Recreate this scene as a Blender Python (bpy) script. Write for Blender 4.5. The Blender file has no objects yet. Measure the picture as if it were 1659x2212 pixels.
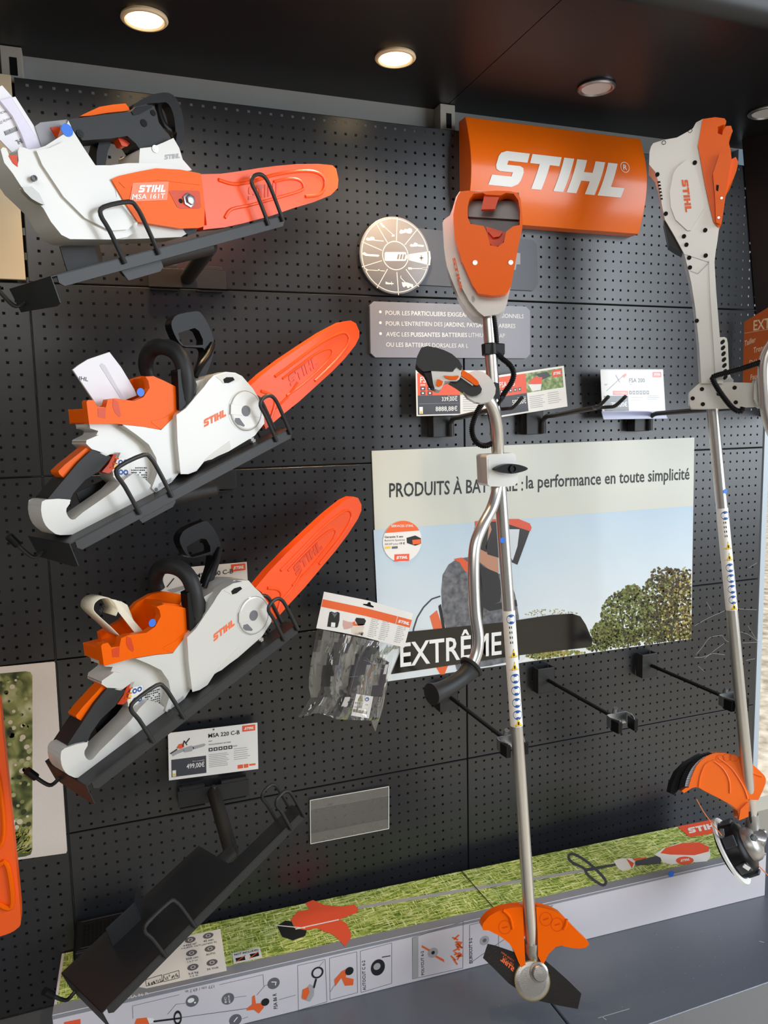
import bpy, math, random
from mathutils import Vector as V, Matrix
random.seed(7)
S = bpy.context.scene
COL = S.collection
# ------------------------------------------------------------------ camera
F, CW, CH = 1663.3, 1659.0, 2212.0
CP = V((0.11719, -1.79282, 0.90680))
RX = V((0.93771467, -0.34674508, -0.02142556)); RD = V((-0.06006563, -0.1010756, -0.99306387)); RF = V((0.34217441, 0.93249749, -0.11560754))
cam = bpy.data.cameras.new('camera'); cam.sensor_fit = 'VERTICAL'; cam.sensor_height = 24; cam.lens = 24*F/CH
cam.clip_start = 0.02; cam.clip_end = 200
camo = bpy.data.objects.new('camera', cam); COL.objects.link(camo)
m = Matrix.Identity(4)
for i in range(3):
    m[i][0] = RX[i]; m[i][1] = -RD[i]; m[i][2] = -RF[i]; m[i][3] = CP[i]
camo.matrix_world = m
S.camera = camo
# ------------------------------------------------------------------ view, world, lights
S.view_settings.view_transform = 'Standard'; S.view_settings.look = 'None'
S.view_settings.exposure = 0.0; S.view_settings.gamma = 1; S.view_settings.use_curve_mapping = False
w = bpy.data.worlds.new('daylight'); S.world = w; w.use_nodes = True
wt = w.node_tree; bg = wt.nodes['Background']
wc = wt.nodes.new('ShaderNodeTexCoord'); ws = wt.nodes.new('ShaderNodeSeparateXYZ'); wr = wt.nodes.new('ShaderNodeValToRGB')
wt.links.new(wc.outputs['Generated'], ws.inputs[0]); wt.links.new(ws.outputs['Z'], wr.inputs[0]); wt.links.new(wr.outputs[0], bg.inputs[0])
wr.color_ramp.elements[0].position = 0.0; wr.color_ramp.elements[0].color = (0.30, 0.29, 0.28, 1)
wr.color_ramp.elements[1].position = 0.6; wr.color_ramp.elements[1].color = (0.62, 0.72, 0.86, 1)
bg.inputs[1].default_value = 0.18
def area(name, loc, target, sx, sy, power, col, shape='RECTANGLE'):
    l = bpy.data.lights.new(name, 'AREA'); l.shape = shape; l.size = sx
    if shape == 'RECTANGLE': l.size_y = sy
    l.energy = power; l.color = col
    o = bpy.data.objects.new(name, l); COL.objects.link(o); o.location = loc
    o.rotation_euler = (V(target)-V(loc)).to_track_quat('-Z', 'Y').to_euler(); return o
area('window_daylight', (3.9, -2.9, 1.6), (0.9, 0, 0.6), 3.0, 2.6, 175, (0.86, 0.93, 1.0))
area('shopfront_daylight', (-0.9, -4.4, 2.9), (0.9, 0, 0.5), 4.0, 1.5, 88, (1.0, 0.95, 0.88))
sl = bpy.data.lights.new('sun', 'SUN'); sl.energy = 4.0; sl.angle = 0.01; sl.color = (1, 0.96, 0.9)
so = bpy.data.objects.new('sun', sl); COL.objects.link(so); so.rotation_euler = V((-0.25, -0.75, -1.0)).to_track_quat('-Z', 'Y').to_euler()

# ------------------------------------------------------------------ helpers
def lin(c): return tuple(((x/255)/12.92 if x/255 <= 0.04045 else ((x/255+0.055)/1.055)**2.4) for x in c)+(1.0,)
MATS = {}
def mat(name, rgb, rough=0.5, metal=0.0, coat=0.0, spec=0.5, alpha=1.0, bump=0.0, bscale=200.0, var=0.04, emit=None, trans=0.0):
    if name in MATS: return MATS[name]
    m = bpy.data.materials.new(name); m.use_nodes = True; nt = m.node_tree; b = nt.nodes['Principled BSDF']
    c = lin(rgb)
    tc = nt.nodes.new('ShaderNodeTexCoord'); nz = nt.nodes.new('ShaderNodeTexNoise'); nz.inputs['Scale'].default_value = bscale
    nt.links.new(tc.outputs['Object'], nz.inputs['Vector'])
    mx = nt.nodes.new('ShaderNodeMix'); mx.data_type = 'RGBA'
    mx.inputs[6].default_value = tuple(x*(1-var) for x in c[:3])+(1,); mx.inputs[7].default_value = tuple(min(1, x*(1+var)) for x in c[:3])+(1,)
    nt.links.new(nz.outputs['Fac'], mx.inputs[0]); nt.links.new(mx.outputs[2], b.inputs['Base Color'])
    b.inputs['Roughness'].default_value = rough; b.inputs['Metallic'].default_value = metal
    b.inputs['Coat Weight'].default_value = coat; b.inputs['Coat Roughness'].default_value = 0.12
    b.inputs['Specular IOR Level'].default_value = spec; b.inputs['Alpha'].default_value = alpha
    b.inputs['Transmission Weight'].default_value = trans
    if bump:
        bp = nt.nodes.new('ShaderNodeBump'); bp.inputs['Strength'].default_value = bump; bp.inputs['Distance'].default_value = 0.001
        nt.links.new(nz.outputs['Fac'], bp.inputs['Height']); nt.links.new(bp.outputs[0], b.inputs['Normal'])
    if emit: b.inputs['Emission Color'].default_value = lin(emit[0]); b.inputs['Emission Strength'].default_value = emit[1]
    MATS[name] = m; return m
def ramp_mat(name, stops, scale, rough=0.5, coord='Object', stretch=(1, 1, 1), detail=4, kind='noise', dist=0.0, coat=0.0):
    if name in MATS: return MATS[name]
    m = bpy.data.materials.new(name); m.use_nodes = True; nt = m.node_tree; b = nt.nodes['Principled BSDF']
    tc = nt.nodes.new('ShaderNodeTexCoord'); mp = nt.nodes.new('ShaderNodeMapping'); mp.inputs['Scale'].default_value = stretch
    nt.links.new(tc.outputs[coord], mp.inputs[0])
    if kind == 'voronoi':
        t = nt.nodes.new('ShaderNodeTexVoronoi'); t.inputs['Scale'].default_value = scale; out = t.outputs['Distance']
    else:
        t = nt.nodes.new('ShaderNodeTexNoise'); t.inputs['Scale'].default_value = scale; t.inputs['Detail'].default_value = detail
        t.inputs['Distortion'].default_value = dist; out = t.outputs['Fac']
    nt.links.new(mp.outputs[0], t.inputs['Vector'])
    r = nt.nodes.new('ShaderNodeValToRGB'); cr = r.color_ramp
    while len(cr.elements) < len(stops): cr.elements.new(0.5)
    for e, (p, c) in zip(cr.elements, stops): e.position = p; e.color = lin(c)
    nt.links.new(out, r.inputs[0]); nt.links.new(r.outputs[0], b.inputs['Base Color'])
    b.inputs['Roughness'].default_value = rough; b.inputs['Coat Weight'].default_value = coat
    MATS[name] = m; return m
def ray(u, v): return (RX*((u-CW/2)/F) + RD*((v-CH/2)/F) + RF)
def hit(p, pl):                          # where the sight line of a measured image point meets a plane of the place
    d = ray(*p[:2]); return CP + d*(((pl[0]-CP).dot(pl[1]))/d.dot(pl[1]))
def PY(y): return (V((0, y, 0)), V((0, -1, 0)))
def PZ(z): return (V((0, 0, z)), V((0, 0, 1)))
def PN(o, n): return (V(o), V(n).normalized())
def off(pl, d): return (pl[0]+pl[1]*d, pl[1])
def crop(ox, oy, sc): return lambda pts: [((p[0]/sc+ox, p[1]/sc+oy)+tuple(p[2:])) for p in pts]
def sm(pts, n=4, closed=True):           # Catmull-Rom through the points
    out = []; L = len(pts); D = len(pts[0])
    R = range(L) if closed else range(L-1)
    for i in R:
        g = lambda k: pts[k % L] if closed else pts[max(0, min(L-1, k))]
        a, b, c, d = g(i-1), g(i), g(i+1), g(i+2)
        for j in range(n):
            t = j/n
            out.append(tuple(0.5*((2*b[k])+(-a[k]+c[k])*t+(2*a[k]-5*b[k]+4*c[k]-d[k])*t*t+(-a[k]+3*b[k]-3*c[k]+d[k])*t**3) for k in range(D)))
    if not closed: out.append(tuple(pts[-1]))
    return out
# block capitals of the orange maker's mark, drawn as shapes
GL = {'S': ([(0, 0), (7, 0), (8.6, .9), (9, 2), (9, 4.3), (8.5, 5.5), (7.4, 6), (3.4, 6), (3.4, 7.2), (9.2, 7.2), (9.2, 10), (2.2, 10), (.7, 9.3), (.2, 8.2), (.2, 5.6), (.7, 4.5), (1.8, 4), (5.8, 4), (5.8, 2.8), (0, 2.8)], 10.0),
      'T': ([(0, 10), (0, 7.2), (3, 7.2), (3, 0), (6.2, 0), (6.2, 7.2), (9.2, 7.2), (9.2, 10)], 10.0),
      'I': ([(0, 0), (3.2, 0), (3.2, 10), (0, 10)], 4.2),
      'H': ([(0, 0), (3.2, 0), (3.2, 3.7), (6, 3.7), (6, 0), (9.2, 0), (9.2, 10), (6, 10), (6, 6.3), (3.2, 6.3), (3.2, 10), (0, 10)], 10.2),
      'L': ([(0, 0), (7.8, 0), (7.8, 2.8), (3.2, 2.8), (3.2, 10), (0, 10)], 7.8)}
GLW = 42.2
_tc = {}
def text_mesh(s, bold):
    k = (s, bold)
    if k in _tc: return _tc[k]
    cu = bpy.data.curves.new('t', 'FONT'); cu.body = s; cu.resolution_u = 2; cu.offset = 0.013 if bold else 0.0
    o = bpy.data.objects.new('t', cu); COL.objects.link(o)
    dg = bpy.context.evaluated_depsgraph_get(); dg.update()
    me = bpy.data.meshes.new_from_object(o.evaluated_get(dg))
    vs = [v.co.copy() for v in me.vertices]; fs = [tuple(p.vertices) for p in me.polygons]
    bpy.data.objects.remove(o); bpy.data.curves.remove(cu); bpy.data.meshes.remove(me)
    x0 = min(v.x for v in vs); x1 = max(v.x for v in vs)
    _tc[k] = ([((v.x-x0)/(x1-x0), v.y/0.70) for v in vs], fs); return _tc[k]
class MB:
    def __init__(s): s.v = []; s.f = []; s.m = []; s.mats = []
    def mi(s, m):
        if m not in s.mats: s.mats.append(m)
        return s.mats.index(m)
    def add(s, vs, fs, m):
        b = len(s.v); k = s.mi(m); s.v += [V(v) for v in vs]
        for f in fs: s.f.append(tuple(i+b for i in f)); s.m.append(k)
        return s
    def slab(s, pts, pl, depth, m, d0=0.0, m_side=None):
        if len(pts[0]) == 3 and pl is None: fr = [V(p) for p in pts]; N = None
        else: q = off(pl, d0); fr = [hit(p, q) for p in pts]
        N = pl[1]; n = len(fr)
        # orient so that the front faces along N
        a = V((0, 0, 0))
        for i in range(n): a += fr[i].cross(fr[(i+1) % n])
        if a.dot(N) < 0: fr = fr[::-1]
        bk = [p-N*depth for p in fr]
        s.add(fr, [tuple(range(n))], m)
        s.add(bk, [tuple(range(n-1, -1, -1))], m)
        s.add(fr+bk, [(i, i+n, (i+1) % n+n, (i+1) % n) for i in range(n)], m_side or m)
        return s
    def slab3(s, pts, N, depth, m):
        fr = [V(p) for p in pts]; n = len(fr); N = V(N).normalized()
        a = V((0, 0, 0))
        for i in range(n): a += (fr[i]-fr[0]).cross(fr[(i+1) % n]-fr[0])
        if a.dot(N) < 0: fr = fr[::-1]
        bk = [p-N*depth for p in fr]
        return s.add(fr+bk, [tuple(range(n)), tuple(range(2*n-1, n-1, -1))]+[(i, i+n, (i+1) % n+n, (i+1) % n) for i in range(n)], m)
    def box(s, o, ex, ey, ez, m):
        o, ex, ey, ez = V(o), V(ex), V(ey), V(ez)
        c = [o, o+ex, o+ex+ey, o+ey, o+ez, o+ex+ez, o+ex+ey+ez, o+ey+ez]
        fs = [(0, 3, 2, 1), (4, 5, 6, 7), (0, 1, 5, 4), (1, 2, 6, 5), (2, 3, 7, 6), (3, 0, 4, 7)]
        if ex.cross(ey).dot(ez) < 0: fs = [f[::-1] for f in fs]
        return s.add(c, fs, m)
    def bx(s, x0, x1, y0, y1, z0, z1, m): return s.box((x0, y0, z0), (x1-x0, 0, 0), (0, y1-y0, 0), (0, 0, z1-z0), m)
    def tube(s, pts, r, m, n=12, smooth=4, corr=0.0, pitch=0.0034):
        pts = [tuple(p) for p in pts]
        if smooth and len(pts) > 2: pts = sm(pts, smooth, False)
        pts = [V(p) for p in pts]
        if corr:
            q = [pts[0]]; step = pitch/4; acc = 0
            for i in range(1, len(pts)):
                d = (pts[i]-pts[i-1]); L = d.length
                k = max(1, int(L/step))
                for j in range(1, k+1): q.append(pts[i-1]+d*(j/k))
            pts = q
        rs = r if isinstance(r, (list, tuple)) else [r]*len(pts)
        if len(rs) != len(pts): rs = [rs[min(len(rs)-1, int(round(i*(len(rs)-1)/(len(pts)-1))))] if False else (lambda t: rs[int(t)]*(1-(t-int(t)))+rs[min(len(rs)-1, int(t)+1)]*(t-int(t)))(i*(len(rs)-1)/(len(pts)-1)) for i in range(len(pts))]
        vs = []; fs = []; T = (pts[1]-pts[0]).normalized()
        U = T.orthogonal().normalized()
        for i, p in enumerate(pts):
            t = (pts[min(i+1, len(pts)-1)]-pts[max(i-1, 0)]).normalized()
            U = (U - t*U.dot(t)).normalized(); W = t.cross(U)
            rr = rs[i]*(1+corr*(1 if (i//2) % 2 else -1)) if corr else rs[i]
            for k in range(n):
                a = 2*math.pi*k/n; vs.append(p+U*(math.cos(a)*rr)+W*(math.sin(a)*rr))
        for i in range(len(pts)-1):
            for k in range(n):
                a = i*n+k; b = i*n+(k+1) % n; fs.append((a, b, b+n, a+n))
        fs.append(tuple(range(n-1, -1, -1))); fs.append(tuple((len(pts)-1)*n+k for k in range(n)))
        return s.add(vs, fs, m)
    def lathe(s, c, ax, prof, m, n=40):
        c = V(c); ax = V(ax).normalized(); U = ax.orthogonal().normalized(); W = ax.cross(U); vs = []; fs = []
        for (t, r) in prof:
            for k in range(n):
                a = 2*math.pi*k/n; vs.append(c+ax*t+(U*math.cos(a)+W*math.sin(a))*max(r, 1e-5))
        for i in range(len(prof)-1):
            for k in range(n):
                a = i*n+k; b = i*n+(k+1) % n; fs.append((a, b, b+n, a+n))
        fs.append(tuple(range(n-1, -1, -1))); fs.append(tuple((len(prof)-1)*n+k for k in range(n)))
        return s.add(vs, fs, m)
    # ---- flat print on a plane
    def poly(s, pts, pl, m, lay=1, th=0.00025):
        q = off(pl, lay*th); fr = [hit(p, q) for p in pts]; n = len(fr); a = V((0, 0, 0))
        for i in range(n): a += (fr[i]-fr[0]).cross(fr[(i+1) % n]-fr[0])
        if a.dot(pl[1]) < 0: fr = fr[::-1]
        return s.add(fr, [tuple(range(n))], m)
    def disc(s, c, r, pl, m, lay=1, n=28, sx=1.0, r0=0.0, th=0.00025):
        q = off(pl, lay*th); o = hit(c, q); U = V((1, 0, 0)); U = (U-pl[1]*U.dot(pl[1])).normalized(); W = pl[1].cross(U)
        e = [o+(U*math.cos(2*math.pi*k/n)*sx+W*math.sin(2*math.pi*k/n))*r for k in range(n)]
        if r0 <= 0: return s.add(e, [tuple(range(n))], m)
        g = [o+(U*math.cos(2*math.pi*k/n)*sx+W*math.sin(2*math.pi*k/n))*r0 for k in range(n)]
        return s.add(e+g, [(k, (k+1) % n, (k+1) % n+n, k+n) for k in range(n)], m)
    def line(s, a, b, wpx, pl, m, lay=1, th=0.00025):
        dx, dy = b[0]-a[0], b[1]-a[1]; L = math.hypot(dx, dy) or 1; nx, ny = -dy/L*wpx/2, dx/L*wpx/2
        return s.poly([(a[0]+nx, a[1]+ny), (b[0]+nx, b[1]+ny), (b[0]-nx, b[1]-ny), (a[0]-nx, a[1]-ny)], pl, m, lay, th)
    def aff(s, vs2, fs, p0, p1, p2, pl, m, lay, depth=0.0, th=0.00025):
        q = off(pl, lay*th+depth); A, B, C2 = hit(p0, q), hit(p1, q), hit(p2, q); ex = B-A; ey = C2-A
        vs = [A+ex*x+ey*y for x, y in vs2]
        flip = ex.cross(ey).dot(pl[1]) < 0
        s.add(vs, [f[::-1] if flip else f for f in fs], m)
        if depth:
            for f in fs:
                r = [vs[i] for i in f]; b = [p-pl[1]*depth for p in r]; n = len(r)
                s.add(r+b, [(i, (i+1) % n, (i+1) % n+n, i+n) for i in range(n)], m)
        return s
    def text(s, t, p0, p1, p2, pl, m, lay=2, bold=False):
        vs, fs = text_mesh(t, bold); return s.aff(vs, fs, p0, p1, p2, pl, m, lay)
    def logo(s, p0, p1, p2, pl, m, lay=2, depth=0.0):
        x = 0
        for ch in 'STIHL':
            g, ad = GL[ch]; s.aff([((x+a)/GLW, b/10) for a, b in g], [tuple(range(len(g)))], p0, p1, p2, pl, m, lay, depth); x += ad
        return s
    def build(s, name, parent=None, bevel=0.0, seg=2, smooth=True, sub=0, angle=35):
        base = V((0, 0, 0)); p = parent
        while p is not None: base += V(p.location); p = p.parent
        me = bpy.data.meshes.new(name); me.from_pydata([tuple(v-base) for v in s.v], [], s.f)
        for m in s.mats: me.materials.append(m)
        for i, p in enumerate(me.polygons): p.material_index = s.m[i]; p.use_smooth = smooth
        me.validate()
        o = bpy.data.objects.new(name, me); COL.objects.link(o)
        if parent is not None: o.parent = parent
        if smooth:
            try: me.set_sharp_from_angle(angle=math.radians(angle))
            except Exception: pass
        if bevel:
            b = o.modifiers.new('bevel', 'BEVEL'); b.width = bevel; b.segments = seg; b.limit_method = 'ANGLE'; b.angle_limit = math.radians(40)
            b.use_clamp_overlap = True; b.harden_normals = smooth
        return o
def tag(o, label=None, cat=None, group=None, kind=None):
    if label: o['label'] = label
    if cat: o['category'] = cat
    if group: o['group'] = group
    if kind: o['kind'] = kind
    return o
def thing(name, label, cat, loc=(0, 0, 0), group=None):
    o = bpy.data.objects.new(name, None); o.empty_display_size = 0.05; COL.objects.link(o); o.location = loc
    return tag(o, label, cat, group)
def rr(x0, y0, x1, y1, r, n=4):          # rounded rectangle
    out = []
    for cx, cy, a0 in ((x1-r, y0+r, -90), (x1-r, y1-r, 0), (x0+r, y1-r, 90), (x0+r, y0+r, 180)):
        for k in range(n+1):
            a = math.radians(a0+90*k/n); out.append((cx+r*math.cos(a), cy+r*math.sin(a)))
    return out
def dot(parent, c, pl, r=0.0065):
    o = MB().slab([(0, 0)]*0 or _circ(c, r, pl), pl, 0.0006, M_BLUE, 0.0007).build('round_sticker', parent); o['label'] = 'small round blue sticker'; return o
def _circ(c, r, pl, n=24):               # image points of a true circle lying in a plane
    o = hit(c, pl); U = V((0, 0, 1)); U = (U-pl[1]*U.dot(pl[1])).normalized(); W = pl[1].cross(U); out = []
    for k in range(n):
        P = o+(U*math.cos(2*math.pi*k/n)+W*math.sin(2*math.pi*k/n))*r; d = P-CP; z = d.dot(RF)
        out.append((CW/2+F*d.dot(RX)/z, CH/2+F*d.dot(RD)/z))
    return out
# ------------------------------------------------------------------ materials
def clear_mat(name, haze=0.0, tint=(230, 236, 240), rough=0.08, bump=0.0, bs=16, refl=0.06):
    m = bpy.data.materials.new(name); m.use_nodes = True; nt = m.node_tree; nt.nodes.clear(); N = nt.nodes.new; L = nt.links.new
    out = N('ShaderNodeOutputMaterial'); tr = N('ShaderNodeBsdfTransparent'); gl = N('ShaderNodeBsdfGlossy'); df = N('ShaderNodeBsdfDiffuse'); lw = N('ShaderNodeLayerWeight')
    gl.inputs['Roughness'].default_value = rough; df.inputs[0].default_value = lin(tint); lw.inputs['Blend'].default_value = 0.25
    m1 = N('ShaderNodeMixShader'); m1.inputs[0].default_value = haze; L(tr.outputs[0], m1.inputs[1]); L(df.outputs[0], m1.inputs[2])
    ad = N('ShaderNodeMath'); ad.operation = 'MULTIPLY_ADD'; ad.inputs[1].default_value = 0.6; ad.inputs[2].default_value = refl; L(lw.outputs['Fresnel'], ad.inputs[0])
    m2 = N('ShaderNodeMixShader'); L(ad.outputs[0], m2.inputs[0]); L(m1.outputs[0], m2.inputs[1]); L(gl.outputs[0], m2.inputs[2]); L(m2.outputs[0], out.inputs[0])
    tc = N('ShaderNodeTexCoord'); mp = N('ShaderNodeMapping'); mp.inputs['Scale'].default_value = (1, 1, .4); nz = N('ShaderNodeTexNoise'); nz.inputs['Scale'].default_value = bs; nz.inputs['Detail'].default_value = 3; nz.inputs['Distortion'].default_value = 1.0
    L(tc.outputs['Object'], mp.inputs[0]); L(mp.outputs[0], nz.inputs[0])
    if bump:
        bp = N('ShaderNodeBump'); bp.inputs['Strength'].default_value = 1; bp.inputs['Distance'].default_value = bump; L(nz.outputs['Fac'], bp.inputs['Height']); L(bp.outputs[0], gl.inputs['Normal']); L(bp.outputs[0], lw.inputs['Normal'])
    MATS[name] = m; return m
M_PANEL = mat('charcoal_powder_coat', (29, 31, 36), 0.32, spec=0.7, bump=0.12, bscale=900, var=0.08)
M_CEIL = mat('dark_ceiling_laminate', (24, 24, 27), 0.42, spec=0.35, var=0.1, bscale=6)
M_BLACKM = mat('black_steel', (33, 34, 36), 0.42, spec=0.45, bump=0.2, bscale=1200, var=0.15)
M_ARM = mat('hammered_black_steel', (38, 37, 36), 0.5, spec=0.4, bump=0.6, bscale=700, var=0.25)
M_BLACK = mat('black_plastic', (20, 20, 22), 0.32, spec=0.16)
M_GRIP = mat('soft_black_rubber', (34, 35, 37), 0.5, spec=0.4, bump=0.2, bscale=1500)
M_DARK = mat('deep_black', (8, 8, 9), 0.6, spec=0.2)
M_WHITE = mat('light_grey_white_plastic', (206, 205, 200), 0.24, coat=0.3, var=0.01)
M_WHITE2 = mat('matt_grey_white_plastic', (205, 203, 196), 0.4, coat=0.1, var=0.01)
M_OR = mat('orange_plastic', (238, 98, 4), 0.24, spec=0.12, coat=0.0, var=0.02)
M_OR2 = mat('deep_orange_plastic', (206, 62, 8), 0.35, spec=0.3, var=0.03)
M_SCAB = mat('red_orange_cover_plastic', (252, 84, 22), 0.32, spec=0.45, coat=0.0, var=0.02)
M_SIGN = mat('orange_enamel', (240, 108, 6), 0.28, spec=0.4, coat=0.15, var=0.02, bscale=40)
M_PR_OR = mat('orange_print', (238, 104, 48), 0.5, var=0.02)
M_PR_RED = mat('red_orange_print', (240, 92, 58), 0.45, var=0.02)
M_PR_W = mat('white_print', (240, 240, 238), 0.45, var=0.01)
M_PR_K = mat('black_print', (30, 31, 33), 0.5, var=0.02)
M_PR_G = mat('grey_print', (104, 104, 110), 0.5, var=0.02)
M_PR_LG = mat('pale_grey_print', (170, 170, 172), 0.5, var=0.02)
M_PR_DG = mat('slate_print', (66, 68, 76), 0.45, var=0.02)
M_CARD = mat('white_card', (238, 236, 232), 0.4, var=0.01)
M_PAPER = mat('white_paper', (232, 230, 236), 0.6, var=0.01)
M_SIGNG = mat('slate_grey_sign', (134, 132, 138), 0.4, coat=0.1, var=0.02)
M_ALU = mat('brushed_aluminium', (205, 203, 200), 0.3, metal=0.85, var=0.03, bscale=60)
M_CAST = mat('cast_metal', (170, 168, 165), 0.38, metal=0.8, bump=0.3, bscale=500, var=0.08)
M_ZINC = mat('zinc_plated_steel', (176, 180, 186), 0.32, metal=0.95, var=0.05)
M_BLUE = mat('blue_sticker', (30, 110, 220), 0.45, var=0.02)
M_PBLUE = mat('blue_print', (28, 84, 160), 0.45, var=0.02)
M_YEL = mat('yellow_print', (246, 206, 40), 0.45, var=0.02)
M_CREAM = mat('cream_board', (206, 190, 160), 0.5, var=0.03, bscale=30)
M_WALL = mat('grey_back_wall', (150, 152, 150), 0.7, var=0.04, bscale=20)
M_RAIL = mat('pale_slotted_upright', (178, 176, 168), 0.4, metal=0.2)
# ================================================================== SETTING
PH, Z0 = 0.40367, 0.0
# perforated panels: 39 x 16 square holes, folded edges
def perforated(x0, x1, zt, zb, label):
    mb = MB(); g = 0.0012; X0, X1 = x0+g, x1-g; ZT, ZB = zt-g, zb+g; m = M_PANEL
    nc = max(1, int(round((x1-x0)/0.025))-1); nr = 16; px = 0.025; hz = 0.0029
    pz = (zt-zb-0.028)/15; xs = [x0+px*(i+1) for i in range(nc)]; zs = [zt-0.014-pz*j for j in range(nr)]
    c_ = 0.0016; xb = [X0+c_]+[x+0.0125 for x in xs[:-1]]+[X1-c_]; zb_ = [ZT-c_]+[z-pz/2 for z in zs[:-1]]+[ZB+c_]
    vs = []; fs = []
    for i in range(nc):
        for j in range(nr):
            a, b, c, d = xb[i], xb[i+1], zb_[j], zb_[j+1]; k = len(vs); x, z = xs[i], zs[j]
            vs += [(a, 0, c), (b, 0, c), (b, 0, d), (a, 0, d), (x-hz, 0, z+hz), (x+hz, 0, z+hz), (x+hz, 0, z-hz), (x-hz, 0, z-hz),
                   (x-hz, .0016, z+hz), (x+hz, .0016, z+hz), (x+hz, .0016, z-hz), (x-hz, .0016, z-hz)]
            fs += [(k, k+4, k+5, k+1), (k+1, k+5, k+6, k+2), (k+2, k+6, k+7, k+3), (k+3, k+7, k+4, k)]
            fs += [(k+4, k+8, k+9, k+5), (k+5, k+9, k+10, k+6), (k+6, k+10, k+11, k+7), (k+7, k+11, k+8, k+4)]
    mb.add(vs, fs, m)
    e = 0.018
    mb.add([(X0+c_, 0, ZT-c_), (X1-c_, 0, ZT-c_), (X1-c_, 0, ZB+c_), (X0+c_, 0, ZB+c_), (X0, c_, ZT), (X1, c_, ZT), (X1, c_, ZB), (X0, c_, ZB)],
           [(0, 4, 5, 1), (1, 5, 6, 2), (2, 6, 7, 3), (3, 7, 4, 0)], m)
    mb.add([(X0, c_, ZT), (X1, c_, ZT), (X1, c_, ZB), (X0, c_, ZB), (X0, e, ZT), (X1, e, ZT), (X1, e, ZB), (X0, e, ZB)],
           [(0, 4, 5, 1), (1, 5, 6, 2), (2, 6, 7, 3), (3, 7, 4, 0)], m)
    o = mb.build('perforated_panel', None, smooth=False)
    o.location = (0, 0, 0); return tag(o, label, 'wall panel')
rows = [4*PH, 3*PH, 2*PH, PH, 0.0, -PH]
mid = ['black perforated steel panel behind the small top chainsaw and the round grey sign', 'black perforated steel panel behind the middle chainsaw, left of the motor unit',
       'black perforated steel panel between middle and lowest chainsaw handle guards', 'black perforated steel panel behind the card with the 499,00 price',
       'black perforated steel panel behind the empty clear card holder, above the long carton']
right = ['black perforated steel panel behind the big orange sign, highest on the right', 'black perforated steel panel behind the three upper trimmer hooks',
         'black perforated steel panel mostly covered by the large sky poster', 'black perforated steel panel behind the three rods with pole clips',
         'black perforated steel panel behind the orange line-trimmer guard, just above the long carton']
left = ['cream', 'black perforated steel panel at the left edge beside the top tray hook', 'black perforated steel panel at the left edge above the leafy photo poster',
        'black perforated steel panel at the left edge behind the leafy photo poster', 'black perforated steel panel at the lower left edge beside the hanging orange cover']
for i in range(5):
    perforated(0, 1, rows[i], rows[i+1], mid[i]); perforated(1, 2, rows[i], rows[i+1], right[i])
    if i: perforated(-0.6, 0, rows[i], rows[i+1], left[i])
# cream board filling the top left bay
b = MB().bx(-0.6, -0.004, -0.006, 0.004, 3*PH+0.004, 4*PH+0.0, M_CREAM).build('display_board', None, 0.001)
tag(b, 'plain cream board at the upper left edge of the wall', 'board')
tag(MB().bx(-2.4, 2.03, 0.062, 0.09, -1.25, 1.70, M_WALL).build('wall_back'), kind='structure')
# ceiling with its two boards, the front lip rounded
mb = MB()
for x0, x1 in ((-2.4, 0.975), (0.977, 2.35)):
    mb.bx(x0, x1, -0.50, 0.09, 1.682, 1.74, M_CEIL)
    mb.tube([(x0, -0.50, 1.722), (x1, -0.50, 1.722)], 0.04, M_CEIL, 24, 0)
tag(mb.build('ceiling'), kind='structure')
# slotted uprights seen above the panels
for i, x in enumerate((0.0, 0.975)):
    mb = MB().bx(x-0.022, x+0.018, 0.022, 0.061, -1.2, 1.681, M_RAIL)
    o = mb.build('slotted_upright', None, 0.001); tag(o, ['pale slotted steel upright above the top left chainsaw', 'pale slotted steel upright just left of the orange sign'][i], 'upright')
    k = MB()
    for j in range(10): k.bx(x-0.006, x+0.008, 0.0212, 0.0225, 1.625-j*0.05, 1.66-j*0.05, M_DARK)
    s_ = k.build('slot', o)
    s_.name = 'slot_row'
# right side: dark cheek panel, aluminium post, outside
cheek = [(1.877, -0.004, 1.681), (1.949, -0.004, 1.211), (1.985, -0.004, 0.90), (2.35, -0.9, 0.90), (2.35, -0.9, 1.681)]
tag(MB().slab3(cheek, (-0.93, -0.37, 0.0), 0.02, mat('dark_side_panel', (26, 27, 31), 0.35, var=0.1)).build('wall_right'), kind='structure')
tag(MB().bx(2.003, 2.022, -0.002, 0.06, -0.40, 0.9, mat('pale_blue_grey_trim', (176, 188, 198), 0.4)).build('trim_1'), kind='structure')
tag(MB().bx(1.905, 1.935, 0.035, 0.058, 1.60, 1.67, mat('skylight_tinted_glass', (150, 175, 195), 0.15, coat=0.5)).build('window_2'), kind='structure')  # sky light behind the block is put into its pale blue colour
gm = ramp_mat('sunlit_gravel', [(0.3, (150, 140, 122)), (0.5, (205, 196, 178)), (0.7, (236, 230, 216))], 9, 0.9, detail=10)
tag(MB().bx(-3, 30, -8, 40, -1.30, -1.25, gm).build('floor'), kind='structure')
tag(MB().bx(2.02, 2.40, 0.0, 0.07, -0.62, -0.36, mat('weathered_sill', (150, 148, 138), 0.7, bump=0.4)).build('trim_2'), kind='structure')
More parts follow.
